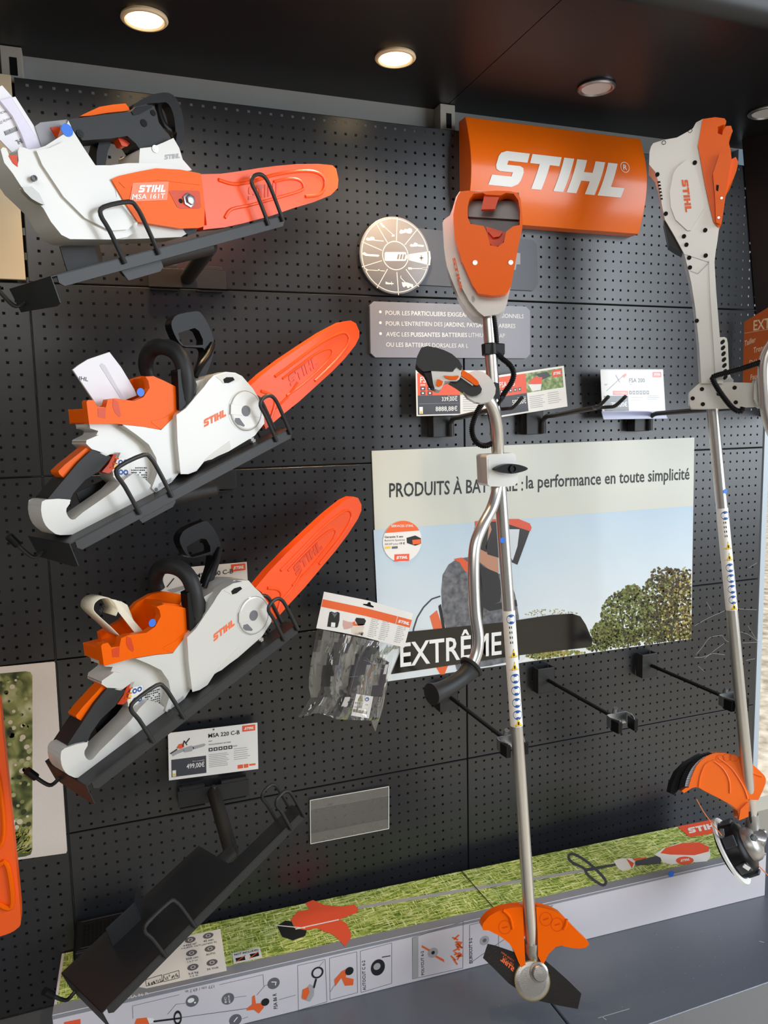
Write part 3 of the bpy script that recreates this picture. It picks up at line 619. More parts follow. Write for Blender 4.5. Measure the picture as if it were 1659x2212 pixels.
# ------------------------------------------------------------------ helper for parts seen on a chainsaw
def add_details(parent, i): pass
def make_big_saw():
    i = 1; c = crop(30, 650, 2.1545); W = lambda w: TW(i, w)
    root = thing('chainsaw', 'white and orange battery chainsaw holding a folded white leaflet, on the second tray', 'chainsaw', tuple(tp(i, .25, .07, 0)), 'large battery chainsaws')
    # rear housing
    A = [(350, 570), (480, 572), (600, 585), (685, 600), (755, 530), (772, 520), (778, 790), (735, 845), (660, 895), (640, 860), (560, 875), (500, 860), (465, 820), (455, 770), (478, 712), (410, 718), (362, 690), (335, 664), (338, 646), (385, 622), (392, 605), (355, 593)]
    o = MB().slab(c(A), W(.058), .048, M_WHITE).build('rear_housing', root, 0.006, 4)
    MB().slab(c([(505, 576), (600, 586), (685, 601), (755, 532), (771, 522), (777, 790), (735, 843), (662, 893), (642, 872), (672, 790), (662, 730), (628, 668), (570, 622)]), W(.036), .03, M_WHITE).build('housing_flank', root, 0.007, 4)
    MB().slab(c([(338, 648), (400, 622), (440, 640), (478, 700), (430, 722), (365, 692), (336, 664)]), W(.046), .05, M_WHITE).build('grip_collar', root, 0.006, 4)
    Bf = [(128, 950), (130, 1000), (148, 1045), (180, 1075), (215, 1090), (300, 1084), (350, 1068), (480, 1000), (660, 895), (650, 870), (560, 800), (470, 880), (320, 985), (285, 1016), (262, 1014), (246, 990), (245, 965), (262, 925), (148, 925)]
    MB().slab(c(sm(Bf, 2)), W(.040), .048, M_WHITE).build('handle_foot', root, 0.012, 4)
    MB().slab(c([(150, 932), (260, 930), (278, 893), (330, 835), (400, 790), (452, 728), (430, 712), (365, 690), (300, 752), (235, 830), (205, 865)]), W(.046), .046, M_GRIP).build('rear_grip', root, 0.013, 4)
    MB().tube([hit(p, W(.0485)) for p in c([(150, 931), (262, 929)])], 0.0018, M_WHITE2, 8, 0).build('grip_seam', root)
    MB().slab(c([(207, 792), (212, 806), (236, 827), (250, 822), (366, 694), (362, 676), (345, 676), (300, 712), (240, 760)]), W(.054), .028, M_OR).build('lockout_lever', root, 0.003, 3)
    MB().slab(c([(410, 795), (440, 803), (456, 795), (497, 706), (468, 706), (440, 760)]), W(.058), .022, M_OR2).build('trigger', root, 0.002, 2)
    tr = MB()
    for k in range(3): tr.tube([hit(p, W(.0575)) for p in c([(448+k*12, 775-k*20), (476+k*6, 782-k*24)])], .0012, M_OR, 6, 0)
    tr.build('trigger_rib', root)
    # orange battery bay, open at the top
    fr = [(338, 470), (345, 461), (372, 462), (388, 490), (428, 496), (437, 458), (470, 453), (560, 466), (603, 448), (632, 405), (626, 372), (612, 352), (650, 350), (700, 372), (752, 398), (768, 516), (685, 600), (600, 585), (480, 572), (350, 572)]
    bay = MB().slab(c(fr), W(.038), .016, M_OR).build('battery_bay', root, 0.003, 3)
    MB().slab(c([(345, 500), (768, 500), (768, 516), (685, 598), (600, 583), (480, 570), (352, 570)]), W(.050), .07, M_OR).build('bay_floor', root, 0.003, 2)
    MB().slab(c([(338, 470), (440, 440), (520, 372), (590, 350), (650, 352), (700, 372), (752, 398), (768, 510), (350, 560)]), W(.118), .012, M_OR).build('bay_back_wall', root, 0.003, 3)
    MB().slab(c([(640, 352), (700, 372), (752, 398), (768, 510), (655, 500), (638, 405)]), W(.05), .072, M_OR).build('bay_end_wall', root, 0.003, 3)
    MB().slab(c([(390, 500), (392, 540), (425, 548), (428, 497)]), W(.0375), .003, M_OR2).build('bay_latch', root, 0.001)
    MB().slab(c([(462, 455), (485, 470), (498, 530), (492, 542), (470, 520), (460, 490)]), W(.0375), .003, M_OR2).build('bay_notch', root, 0.001)
    MB().slab(c([(685, 600), (768, 516), (768, 500), (700, 545), (640, 560), (640, 566)]), W(.0372), .004, M_OR).build('bay_crease', root, 0.001)
    # engine body and sprocket cover
    eng = [(760, 520), (800, 440), (845, 374), (920, 350), (990, 334), (1060, 355), (1150, 490), (1160, 575), (1000, 690), (778, 800)]
    MB().slab(c(eng), W(.045), .06, M_WHITE).build('motor_housing', root, 0.006, 3)
    cov = [(757, 530), (762, 660), (776, 806), (812, 806), (850, 792), (885, 748), (920, 735), (1000, 700), (1120, 628), (1166, 570), (1162, 520), (1138, 450), (1112, 408), (1062, 350), (1030, 334), (985, 330), (930, 346), (905, 372), (885, 400), (850, 440), (800, 500)]
    MB().slab(c(cov), W(.022), .026, M_WHITE).build('sprocket_cover', root, 0.008, 5)
    MB().slab(c([(885, 745), (920, 712), (1005, 650), (1010, 690), (920, 738)]), W(.0215), .004, M_WHITE2).build('cover_recess', root, 0.001)
    MB().slab(c([(940, 352), (985, 335), (1035, 340), (1058, 358), (1020, 380), (975, 385), (965, 372)]), W(.0212), .002, M_WHITE2).build('cover_window', root, .0008)
    MB().slab(c([(975, 365), (990, 355), (1020, 355), (1028, 368), (1000, 382), (980, 382)]), W(.0205), .003, M_DARK).build('window_opening', root, 0.0005)
    C0 = hit(c([(1080, 512)])[0], W(.022))
    wh = MB().lathe(C0, TS, [(-.003, 0), (-.003, .0385), (.0, .0385), (.0022, .037), (.003, .034), (.003, 0)], M_WHITE, 48).build('tension_wheel', root, angle=12)
    mb = MB(); q = W(.0186)
    mb.disc(c([(1080, 512)])[0], .0388, q, M_PR_G, 0, 48, r0=.0380)
    e = hit(c([(1080, 512)])[0], W(.0182)); a1 = TL*.9-TN*.43; a2 = TL*.43+TN*.9
    mb.slab3([e+a1*.036+a2*.010, e-a1*.036+a2*.010, e-a1*.036-a2*.010, e+a1*.036-a2*.010], TS, .002, M_WHITE)
    mb.build('wheel_bar', wh, .0006)
    MB().lathe(e, TS, [(-.002, 0), (-.002, .0105), (.0006, .0105), (.0006, 0)], M_PR_G, 24).build('wheel_hub', wh)
    MB().slab(c([(1030, 545), (1050, 545), (1075, 580), (1070, 586), (1040, 575), (1028, 560)]), W(.0186), .001, M_PR_G).build('wheel_notch', wh)
    mb = MB()
    for p in ((1095, 632), (1104, 642), (1112, 650)): mb.slab(c([(p[0], p[1]), (p[0]+12, p[1]-8), (p[0]+14, p[1]+8), (p[0]+2, p[1]+12)]), W(.03), .01, M_WHITE2)
    mb.build('bumper_teeth', root)
    # front handle, bracket and hand guard
    P = lambda x, y, w: hit(c([(x, y)])[0], W(w))
    hp = [P(800, 480, .040), P(802, 400, .036), P(796, 330, .036), P(775, 265, .045), P(735, 225, .065), P(680, 212, .09), P(640, 228, .115), P(618, 265, .13), P(614, 310, .14), P(628, 352, .14)]
    MB().tube(hp, [.0125, .015, .0155, .0155, .0155, .0155, .015, .0145, .0135, .0125], M_GRIP, 18, 4).build('front_handle', root)
    br = MB().slab(c([(762, 320), (815, 310), (838, 350), (852, 390), (846, 440), (800, 492), (770, 512), (768, 440)]), W(.028), .022, M_BLACK).build('handle_bracket', root, 0.004, 3)
    for p in ((822, 407), (812, 452)):
        MB().lathe(hit(c([p])[0], W(.028)), TS, [(-.001, 0), (-.001, .0085), (.001, .0082), (.001, .0055), (.0003, .0055), (.0003, 0)], M_DARK, 20).build('bolt_hole', br)
        MB().lathe(hit(c([(p[0]-4, p[1]+2)])[0], W(.0272)), TS, [(-.0002, 0), (-.0002, .0038), (.001, .0034), (.001, 0)], M_ZINC, 12).build('bolt', br)
    og = sm([(733, 110), (742, 82), (768, 62), (850, 48), (875, 62), (905, 110), (930, 180), (930, 240), (905, 320), (880, 366), (852, 364), (872, 310), (888, 255), (880, 218), (800, 214), (770, 195), (745, 150)], 2)
    ho = [(765, 150), (800, 138), (842, 126), (862, 140), (880, 180), (880, 205), (835, 208), (790, 208), (772, 185)]
    k = min(range(len(og)), key=lambda j: (og[j][0]-ho[0][0])**2+(og[j][1]-ho[0][1])**2)
    ring = og[k:]+og[:k]+[og[k]]
    a = sum(ring[j][0]*ring[(j+1) % len(ring)][1]-ring[(j+1) % len(ring)][0]*ring[j][1] for j in range(len(ring)))
    b_ = sum(ho[j][0]*ho[(j+1) % 9][1]-ho[(j+1) % 9][0]*ho[j][1] for j in range(9))
    hh = ho if a*b_ < 0 else [ho[0]]+ho[:0:-1]
    MB().slab(c(ring+hh+[hh[0]]), W(.10), .022, M_BLACK).build('hand_guard', root, 0.002, 2)
    MB().tube([P(845, 352, .075), P(870, 300, .078), P(905, 250, .09), P(925, 200, .10)], .006, M_BLACK, 10, 3).build('guard_arm', root)
    # red-orange bar cover
    sc = [(1092, 402), (1160, 340), (1250, 272), (1345, 208), (1440, 146), (1530, 98), (1568, 91), (1592, 104), (1608, 142), (1607, 170), (1590, 205), (1540, 268), (1480, 330), (1420, 384), (1330, 466), (1250, 530), (1172, 598), (1163, 570), (1155, 510), (1120, 430)]
    cv = MB().slab(c(sc), W(.048), .022, M_SCAB).build('bar_cover', root, 0.0075, 4)
    mb = MB(); W2 = W(.0475)
    mb.tube([hit(p, W2) for p in c(sm([(1215, 352), (1300, 290), (1400, 215), (1470, 172), (1530, 148), (1556, 165), (1552, 205), (1500, 275), (1440, 335), (1400, 372)], 3, False))], .0032, M_SCAB, 8, 0)
    mb.tube([hit(p, W2) for p in c(sm([(1250, 362), (1330, 300), (1400, 250), (1450, 226), (1478, 228), (1474, 262), (1420, 320), (1340, 392), (1270, 440)], 3, False))], .0024, M_SCAB, 8, 0)
    mb.tube([hit(p, W2) for p in c(sm([(1150, 420), (1200, 440), (1215, 480), (1190, 560)], 3, False))], .0034, M_SCAB, 8, 0)
    mb.tube([hit(p, W2) for p in c(sm([(1215, 500), (1270, 450), (1320, 380)], 3, False))], .0026, M_SCAB, 8, 0)
    mb.build('moulded_rib', cv)
    mb = MB(); mb.logo(*c([(1290, 397), (1420, 300), (1276, 350)]), W(.048), mat('embossed_orange', (226, 70, 24), .35), 0, 0.0012); mb.build('embossed_lettering', cv, smooth=False)
    # prints and stickers
    mb = MB(); mb.logo(*c([(886, 588), (988, 536), (884, 553)]), W(.022), M_PR_OR, 2); mb.build('brand_lettering', root, smooth=False)
    mb = MB(); mb.logo(*c([(672, 870), (737, 838), (676, 850)]), W(.0355), M_PR_LG, 1); mb.build('housing_lettering', root, smooth=False)
    MB().lathe(hit(c([(662, 878)])[0], W(.036)), TS, [(-.001, 0), (-.001, .0035), (.0004, .0035), (.0004, 0)], M_PR_G, 14).build('screw_hole', root)
    q = W(.0575)
    lb_ = MB().slab(c([(484, 731), (535, 736), (538, 826), (463, 820), (466, 770)]), q, .0003, M_CARD).build('warning_label', root)
    mb = MB(); 
    for p, mm in (((497, 752), M_PBLUE), ((521, 750), M_PBLUE), ((498, 797), M_PBLUE), ((521, 798), M_PBLUE)): mb.disc(c([p])[0], .0048, q, mm, 1, 18); mb.disc(c([p])[0], .0022, q, M_PR_W, 2, 8)
    for p in ((474, 768), (474, 802)): mb.poly(c([(p[0]-8, p[1]+9), (p[0]+10, p[1]+10), (p[0]+1, p[1]-10)]), q, M_YEL, 1)
    mb.build('warning_symbols', lb_, smooth=False)
    mb = MB(); random.seed(2)
    for r_ in range(7):
        y = 774+r_*11
        for k in range(8):
            if random.random() < .75: x = 547+k*9.4; mb.poly(c([(x, y), (x+random.uniform(4, 8), y+.4), (x+random.uniform(4, 8), y+6), (x, y+5.5)]), q, M_PR_K, 1)
    mb.text('98', *c([(549, 838), (570, 840), (549, 820)]), q, M_PR_K, 2, True)
    mb.build('data_print', root, smooth=False)
    dot(root, c([(590, 425)])[0], W(.0378), .0072)
    return root
big = make_big_saw()
def copy_tree(o, parent=None):
    n = o.copy(); COL.objects.link(n)
    if parent is not None: n.parent = parent
    for ch in list(o.children): copy_tree(ch, n)
    return n
big2 = copy_tree(big); big2.name = 'chainsaw'
# the lower saw is seated a little nose-down on its own tray
big2.location = V(big.location)+(tb(2)-tb(1))+TN*(-0.004)
big2.rotation_mode = 'QUATERNION'
from mathutils import Quaternion
big2.rotation_quaternion = Quaternion(TS, math.radians(1.55))
big2['label'] = 'white and orange battery chainsaw holding a rolled cream booklet, lower of the two large saws'
# ------------------------------------------------------------------ papers in the saws
c2 = crop(30, 650, 2.1545)
t = thing('leaflet', 'folded white leaflet standing in the middle chainsaw', 'leaflet', tuple(hit(c2([(430, 400)])[0], TW(1, .08))))
q = TW(1, .072)
MB().slab(c2([(275, 320), (300, 300), (345, 272), (445, 238), (500, 310), (560, 410), (572, 440), (520, 460), (392, 492)]), q, .004, M_PAPER).build('front_sheet', t, .0015)
MB().slab(c2([(410, 290), (425, 300), (512, 452), (500, 458), (400, 300)]), TW(1, .071), .002, mat('paper_edge', (208, 206, 214), .6)).build('inner_fold', t, .0005)
mb = MB(); mb.text('IHL', *c2([(303, 368), (345, 374), (305, 350)]), q, M_PR_K, 1, True); mb.build('lettering', t, smooth=False)
c3 = crop(70, 1080, 2.212)
t = thing('booklet', 'cream paper booklet rolled over at the top, stuck in the lower large chainsaw', 'booklet', tuple(hit(c3([(430, 570)])[0], TW(2, .08))))
cm = mat('cream_paper', (226, 218, 196), .6)
A_ = TW(2, .065); B_ = TW(2, .095)
prof = [(420, 655), (375, 610), (325, 565), (295, 535), (290, 515), (298, 490), (325, 470), (360, 466), (385, 480), (400, 500), (410, 525), (400, 555)]
vs = []; fs = []
pr_ = sm(prof, 3, False)
for p in pr_: vs.append(hit(c3([p])[0], A_)); 
for p in pr_: vs.append(vs[pr_.index(p)]-TS*.045)
n = len(pr_); fs = [(k, k+1, k+1+n, k+n) for k in range(n-1)]
o = MB().add(vs, fs, cm).build('rolled_cover', t, smooth=True); sd = o.modifiers.new('thickness', 'SOLIDIFY'); sd.thickness = .0012
mb = MB()
for k in range(7): mb.slab(c3([(360+k*10, 470+k*2), (400+k*9, 478+k*4), (540-k*4, 640+k*2), (505+k*2, 655)]), TW(2, .07+.004*k), .0012, cm)
mb.build('pages', t, smooth=False)
mb = MB(); mb.text('50 C', *c3([(328, 540), (352, 512), (318, 528)]), TW(2, .0645), M_PR_K, 0); mb.build('print', t, smooth=False)
# ------------------------------------------------------------------ small top-handle saw
def make_top_saw():
    i = 0; c = crop(0, 150, 2.183); W = lambda w: TW(i, w)
    root = thing('chainsaw', 'small top-handle battery chainsaw, white and orange, on the highest tray', 'chainsaw', tuple(tp(i, .2, .07, .04)))
    body = [(3, 378), (14, 366), (30, 372), (45, 410), (62, 445), (80, 458), (88, 430), (84, 385), (92, 366), (112, 368), (140, 378), (180, 372), (215, 360), (262, 330), (300, 306), (322, 240), (345, 290), (395, 370), (450, 452), (520, 452), (600, 442), (740, 440), (845, 460), (905, 476), (700, 500), (528, 515), (590, 640), (650, 716), (640, 765), (600, 790), (540, 802), (330, 800), (290, 780), (240, 718), (205, 655), (150, 600), (100, 552), (60, 490), (20, 440)]
    MB().slab(c(body), W(.020), .060, M_WHITE).build('rear_housing', root, 0.012, 5)
    MB().slab(c([(170, 380), (230, 372), (300, 340), (420, 470), (500, 520), (560, 620), (640, 720), (600, 755), (520, 760), (400, 700), (300, 600), (200, 450)]), W(.014), .02, M_WHITE).build('housing_bulge', root, 0.008, 4)
    MB().slab(c([(440, 760), (560, 745), (650, 718), (860, 752), (880, 775), (855, 790), (700, 797), (560, 801), (430, 800)]), W(.030), .055, M_WHITE2).build('base_plate', root, 0.005, 3)
    MB().slab(c([(105, 555), (150, 552), (185, 585), (212, 640), (185, 630), (150, 610), (115, 575)]), W(.012), .01, mat('clear_grey_lens', (150, 148, 138), .15, coat=.6)).build('rear_lens', root, 0.002)
    for p in ((161, 513), (560, 778)): MB().lathe(hit(c([p])[0], W(.0285 if p[0] > 500 else .012)), TS, [(-.003, 0), (-.003, .0045), (.002, .0045), (.002, .003), (.0, .003), (.0, 0)], M_PR_G, 16).build('screw_hole', root)
    MB().slab(c([(545, 560), (555, 640), (650, 716), (528, 515)][::1]), W(.019), .004, M_WHITE).build('housing_edge', root)
    ov = [(525, 517), (560, 502), (640, 484), (735, 466), (850, 472), (945, 490), (952, 520), (966, 660), (963, 740), (935, 748), (850, 750), (740, 732), (650, 718), (590, 630)]
    MB().slab(c(ov), W(.016), .03, M_OR).build('sprocket_cover', root, 0.006, 4)
    MB().slab(c([(560, 530), (745, 487), (940, 510), (945, 545), (740, 520), (590, 560)]), W(.0150), .003, M_OR).build('cover_ridge', root, .0012)
    MB().slab(c([(797, 575), (812, 570), (935, 572), (942, 578), (948, 648), (940, 655), (850, 656), (835, 648)]), W(.0152), .002, M_OR2).build('nut_recess', root, .001)
    MB().lathe(hit(c([(890, 617)])[0], W(.0145)), TS, [(0, 0), (0, .0125), (.002, .0125), (.003, .009), (.008, .0085), (.009, .006), (.009, 0)], M_ZINC, 6).build('hex_nut', root)
    MB().lathe(hit(c([(852, 620)])[0], W(.0150)), TS, [(0, 0), (0, .004), (.0006, .004), (.0006, 0)], M_DARK, 14).build('chain_tension_hole', root)
    q = W(.0150); MB().slab(c([(628, 535), (796, 528), (788, 616), (610, 624)]), W(.0148), .0004, mat('label_orange', (240, 120, 70), .35)).build('model_label', root)
    mb = MB(); q = W(.0144); mb.logo(*c([(652, 580), (778, 578), (660, 545)]), q, M_PR_W, 1); mb.text('MSA 161T', *c([(622, 612), (776, 608), (625, 588)]), q, M_PR_W, 1, True); mb.build('label_lettering', root, smooth=False)
    # neck and top handle
    MB().slab(c([(655, 445), (660, 372), (720, 365), (770, 345), (818, 323), (845, 370), (862, 425), (905, 474), (850, 470), (740, 445)]), W(.030), .07, M_WHITE).build('front_neck', root, 0.006, 4)
    mb = MB(); mb.logo(*c([(776, 425), (848, 418), (778, 402)]), W(.0295), M_PR_LG, 0); mb.build('neck_lettering', root, smooth=False)
    MB().slab(c([(318, 240), (345, 232), (500, 212), (622, 198), (640, 175), (690, 165), (725, 172), (738, 200), (748, 250), (808, 325), (760, 345), (720, 370), (660, 378), (642, 350), (600, 314), (520, 325), (390, 335), (350, 292)]), W(.042), .045, M_GRIP).build('top_handle', root, 0.011, 4)
    MB().slab(c([(620, 198), (650, 176), (718, 166), (716, 180), (660, 210), (630, 216)]), W(.040), .03, M_BLACK).build('handle_cap', root, .003)
    for p, r in (((678, 253), .0062), ((722, 205), .005)): MB().lathe(hit(c([p])[0], W(.0415)), TS, [(-.002, 0), (-.002, r), (.0008, r), (.0008, 0)], M_DARK, 18).build('handle_hole', root)
    for p in ((377, 303), (731, 375)): MB().lathe(hit(c([p])[0], W(.0415 if p[0] < 500 else .0295)), TS, [(-.002, 0), (-.002, .0065), (.0012, .0062), (.0012, .0035), (.0018, .0034), (.0018, 0)], M_ZINC if p[0] > 500 else M_BLACK, 16).build('screw', root)
    MB().slab(c([(376, 221), (392, 212), (470, 176), (530, 166), (592, 160), (608, 180), (612, 194), (500, 205), (430, 218)]), W(.052), .024, M_OR).build('lockout_lever', root, 0.003, 3)
    MB().slab(c([(555, 320), (600, 312), (634, 320), (612, 350), (598, 364), (575, 360)]), W(.055), .018, M_OR2).build('trigger', root, 0.002)
    MB().slab(c([(470, 330), (530, 325), (508, 390), (498, 450), (455, 452), (456, 390)]), W(.07), .03, M_BLACK).build('handle_strut', root, 0.004, 3)
    # open hand guard
    og = sm([(620, 195), (632, 165), (690, 130), (745, 112), (795, 110), (830, 135), (855, 190), (868, 260), (866, 330), (850, 362), (830, 350), (835, 300)], 2, False)
    ho = sm([(828, 290), (822, 230), (806, 180), (782, 155), (750, 158), (700, 160), (655, 182)], 2, False)
    MB().slab(c(og+ho), W(.055), .022, M_BLACK).build('hand_guard', root, 0.003, 3)
    MB().tube([hit(p, W(.07)) for p in c([(745, 160), (752, 210), (775, 265), (815, 300), (840, 340)])], .006, M_BLACK, 10, 3).build('guard_brace', root)
    # battery bay with grey guide and orange latch
    MB().slab(c([(165, 268), (190, 250), (315, 236), (338, 260), (335, 330), (250, 372), (200, 372)]), W(.045), .05, M_SIGNG).build('battery_guide', root, .004, 3)
    MB().slab(c([(238, 272), (278, 270), (300, 300), (272, 322), (262, 318)]), W(.043), .01, M_OR2).build('bay_latch', root, .001)
    MB().slab(c([(40, 405), (80, 404), (84, 460), (60, 440)]), W(.0190), .003, M_OR2).build('rear_latch', root, .001)
    dot(root, c([(317, 286)])[0], W(.0195), .0095)
    # cover
    sc = [(946, 494), (1040, 492), (1130, 480), (1215, 466), (1300, 455), (1400, 446), (1500, 445), (1568, 452), (1585, 468), (1596, 520), (1592, 560), (1560, 592), (1480, 625), (1380, 655), (1280, 690), (1150, 725), (1060, 745), (985, 752), (958, 756), (960, 735), (975, 735), (960, 600)]
    cv = MB().slab(c(sc), W(.020), .024, M_SCAB).build('bar_cover', root, 0.0075, 4)
    mb = MB(); W2 = W(.0195)
    mb.tube([hit(p, W2) for p in c(sm([(1030, 520), (1100, 540), (1180, 530), (1280, 500), (1400, 480), (1480, 482), (1525, 510), (1528, 560), (1500, 592), (1440, 600)], 3, False))], .0034, M_SCAB, 8, 0)
    mb.tube([hit(p, W2) for p in c(sm([(1290, 530), (1360, 515), (1410, 522), (1430, 548), (1420, 570), (1340, 596), (1180, 640), (1090, 660), (1060, 700)], 3, False))], .003, M_SCAB, 8, 0)
    mb.build('moulded_rib', cv)
    mb = MB(); mb.logo(*c([(1172, 615), (1330, 590), (1172, 552)]), W(.020), mat('embossed_orange', (226, 70, 24), .35), 0, .0012); mb.build('embossed_lettering', cv, smooth=False)
    MB().slab(c([(862, 752), (930, 745), (925, 770), (890, 782), (875, 772)]), W(.03), .02, M_BLACK).build('chain_catcher', root, .002)
    return root
make_top_saw()
c1 = crop(0, 150, 2.183)
t = thing('leaflet', 'printed leaflet with barcode in the small top chainsaw, cut by the left edge', 'leaflet', tuple(hit(c1([(60, 260)])[0], TW(0, .06))))
q = TW(0, .055)
MB().slab(c1([(-60, 110), (10, 75), (58, 130), (100, 240), (145, 365), (140, 400), (70, 405), (-30, 300)]), q, .0015, M_PAPER).build('sheet', t)
mb = MB(); q2 = TW(0, .0545)
for k in range(14):
    x = 18+k*5.5; mb.poly(c1([(x, 292-k*2.2), (x+random.choice([2, 3.5]), 291-k*2.2), (x+11, 311-k*2.2), (x+8, 312-k*2.2)]), q2, M_PR_K, 0)
mb.text('STIHL', *c1([(116, 318), (72, 336), (126, 338)]), q2, M_PR_K, 0, True)
mb.text('Imported by STIHL', *c1([(70, 218), (-20, 252), (74, 230)]), q2, M_PR_G, 0)
mb.text('NORCROSS', *c1([(42, 188), (-20, 206), (45, 198)]), q2, M_PR_G, 0)
mb.build('print', t, smooth=False)
t = thing('booklet', 'thick white booklet next to the barcode leaflet in the top chainsaw', 'booklet', tuple(hit(c1([(130, 260)])[0], TW(0, .06))))
MB().slab(c1([(0, 145), (55, 132), (72, 128), (100, 175), (150, 265), (222, 362), (215, 380), (130, 380), (100, 300), (60, 220)]), TW(0, .048), .005, mat('lilac_white_paper', (222, 218, 236), .55)).build('cover', t, .0015)
MB().slab(c1([(55, 134), (73, 129), (222, 364), (205, 372)]), TW(0, .0475), .004, M_PAPER).build('page_edges', t, .0005)
# ================================================================== HOOKS, CLIPS, TRIMMERS
def yy(z): return -.31-(.92-z)*.085
c5 = crop(880, 770, 2.676)
# forked hooks with a U arm
HK = ['black wall hook with a forked tip, behind the curved handlebar', 'black wall hook with a forked tip, empty, below the card with the 589,00 price', 'black wall hook holding the right trimmer, under the small white card']
for i, (x0, z0, x1, zf) in enumerate(((0.925, 0.895, None, 0.925), (1.190, 0.895, None, 0.925), (1.530, 0.895, None, 0.915))):
    t = thing('trimmer_hook', HK[i], 'wall hook', (x0, 0, z0), 'forked trimmer hooks')
    mb = MB(); mb.bx(x0-.028, x0+.022, -.034, -.002, z0-.028, z0+.036, M_BLACKM); mb.bx(x0+.022, x0+.04, -.006, -.002, z0-.028, z0+.036, M_BLACKM); mb.build('wall_block', t, .004, 3)
    px = x0+.018
    mb = MB(); mb.tube([(px, -.040, z0-.026), (px, -.040, z0+.004)], .0075, M_BLACKM, 14, 0)
    mb.tube([(px, -.040, z0), (px, -.045, z0+.012), (px, -.062, z0+.019), (px, -.10, z0+.021), (px, -.27, zf+.006)], .0062, M_BLACKM, 14, 3); mb.build('arm', t)
    mb = MB()
    for sgn in (-1, 1): mb.tube([(px, -.262, zf+.005), (px+sgn*.006, -.272, zf+.005), (px+sgn*.020, -.288, zf+.006), (px+sgn*.022, -.31, zf+.008), (px+sgn*.023, -.345, zf+.028)], .0042, M_BLACKM, 10, 3)
    mb.build('fork', t)
# rods with spring clips
CL = ['black rod with a spring clip gripping the left trimmer pole', 'black rod with an empty silver spring clip between the two trimmers', 'black rod with a spring clip gripping the right trimmer pole']
for i, (c, L) in enumerate((((975, 1508), .30), ((1185, 1470), .30), ((1408, 1438), .29))):
    P = hit(c, PY(-.03)); t = thing('pole_clip', CL[i], 'wall hook', tuple(P), 'rods with spring clips')
    mb = MB(); x, z = P.x, P.z
    mb.bx(x-.034, x+.02, -.030, -.026, z-.034, z+.036, M_BLACKM); mb.bx(x-.034, x-.030, -.030, -.002, z-.034, z+.036, M_BLACKM); mb.bx(x+.016, x+.02, -.030, -.002, z-.034, z+.036, M_BLACKM)
    mb.build('wall_block', t, .002, 2)
    MB().tube([(x, -.028, z), (x, -.03-L+.015, z)], .0052, M_BLACK, 12, 0).build('rod', t)
    y = -.03-L
    mb = MB(); mb.tube([(x-.002, y+.012, z+.006), (x-.002, y+.004, z+.026)], .006, M_ZINC, 10, 0)
    r = .022
    mb.bx(x-.026, x+.026, y+.002, y+.004, z-.014, z+.014, M_ZINC)
    for sgn in (-1, 1):
        q = [(x+sgn*.026, y+.004), (x+sgn*.029, y-.012), (x+sgn*.022, y-.030), (x+sgn*.019, y-.036), (x+sgn*.021, y-.036), (x+sgn*.031, y-.012), (x+sgn*.028, y+.004)]
        mb.slab3([(a, b, z+.013) for a, b in q], (0, 0, 1), .026, M_ZINC)
    mb.build('clip_spring', t)
    for sgn in (-1, 1):
        q = [(x+sgn*.0185, y-.012), (x+sgn*.030, y-.012), (x+sgn*.028, y-.04), (x+sgn*.0165, y-.04)]
        MB().slab3([(a, b, z+.010) for a, b in q], (0, 0, 1), .028, M_BLACK).build('rubber_jaw', t, .0015)
# ---------------------------------------------------------------- left brush cutter
c = crop(880, 380, 3.071)
X1 = 0.930
t = thing('brush_cutter', 'brush cutter with bent handlebar and metal blade, standing in front of the poster', 'brush cutter', (0.95, -0.41, -0.40))
def poleP(uv):
    y = -.33
    for _ in range(15): P = hit(uv, PY(y)); y = yy(P.z)
    return P
pA, pC = poleP((1054, 672)), poleP((1150, 2062)); pB = pA.lerp(pC, .62)
MB().tube([pA, pB, pC], .0135, M_ALU, 24, 0).build('pole', t)
NH = V((-.44, -.895, .03)).normalized(); hp_ = V((.912, -.345, 1.26)); H = lambda d: (hp_-NH*d, NH)      # head frame, d metres behind its face
white = [(233, 310), (242, 290), (282, 262), (300, 215), (322, 140), (345, 104), (400, 98), (700, 104), (745, 150), (757, 300), (740, 440), (712, 600), (690, 715), (660, 850), (640, 895), (600, 925), (500, 945), (440, 930), (398, 890), (340, 800), (290, 680), (262, 600), (243, 480)]
MB().slab(c(white), H(.052), .085, M_WHITE).build('motor_housing', t, .014, 5)
low = [(430, 560), (560, 600), (715, 560), (690, 715), (658, 855), (638, 895), (600, 918), (510, 932), (470, 900), (410, 830), (350, 720), (320, 600)]
MB().slab(c(low), H(.028), .06, M_WHITE).build('lower_housing', t, .012, 4)
ro = [(335, 130), (352, 104), (400, 97), (480, 103), (600, 98), (680, 101), (728, 112), (750, 150), (766, 300), (760, 360), (735, 470), (712, 600), (690, 720), (662, 775), (620, 788), (560, 792), (470, 780), (430, 720), (360, 560), (312, 390), (304, 260), (318, 180)]
hole = [(400, 200), (412, 150), (440, 118), (500, 112), (520, 124), (620, 128), (655, 112), (705, 118), (735, 160), (748, 230), (745, 325), (700, 335), (655, 370), (640, 440), (600, 470), (550, 460), (530, 380), (505, 332), (460, 325), (420, 318), (402, 280)]
k = min(range(len(ro)), key=lambda j: (ro[j][0]-hole[0][0])**2+(ro[j][1]-hole[0][1])**2)
area_ = lambda p: sum(p[j][0]*p[(j+1) % len(p)][1]-p[(j+1) % len(p)][0]*p[j][1] for j in range(len(p)))
ring = ro[k:]+ro[:k]+[ro[k]]; hh = hole if area_(ro)*area_(hole) < 0 else [hole[0]]+hole[:0:-1]
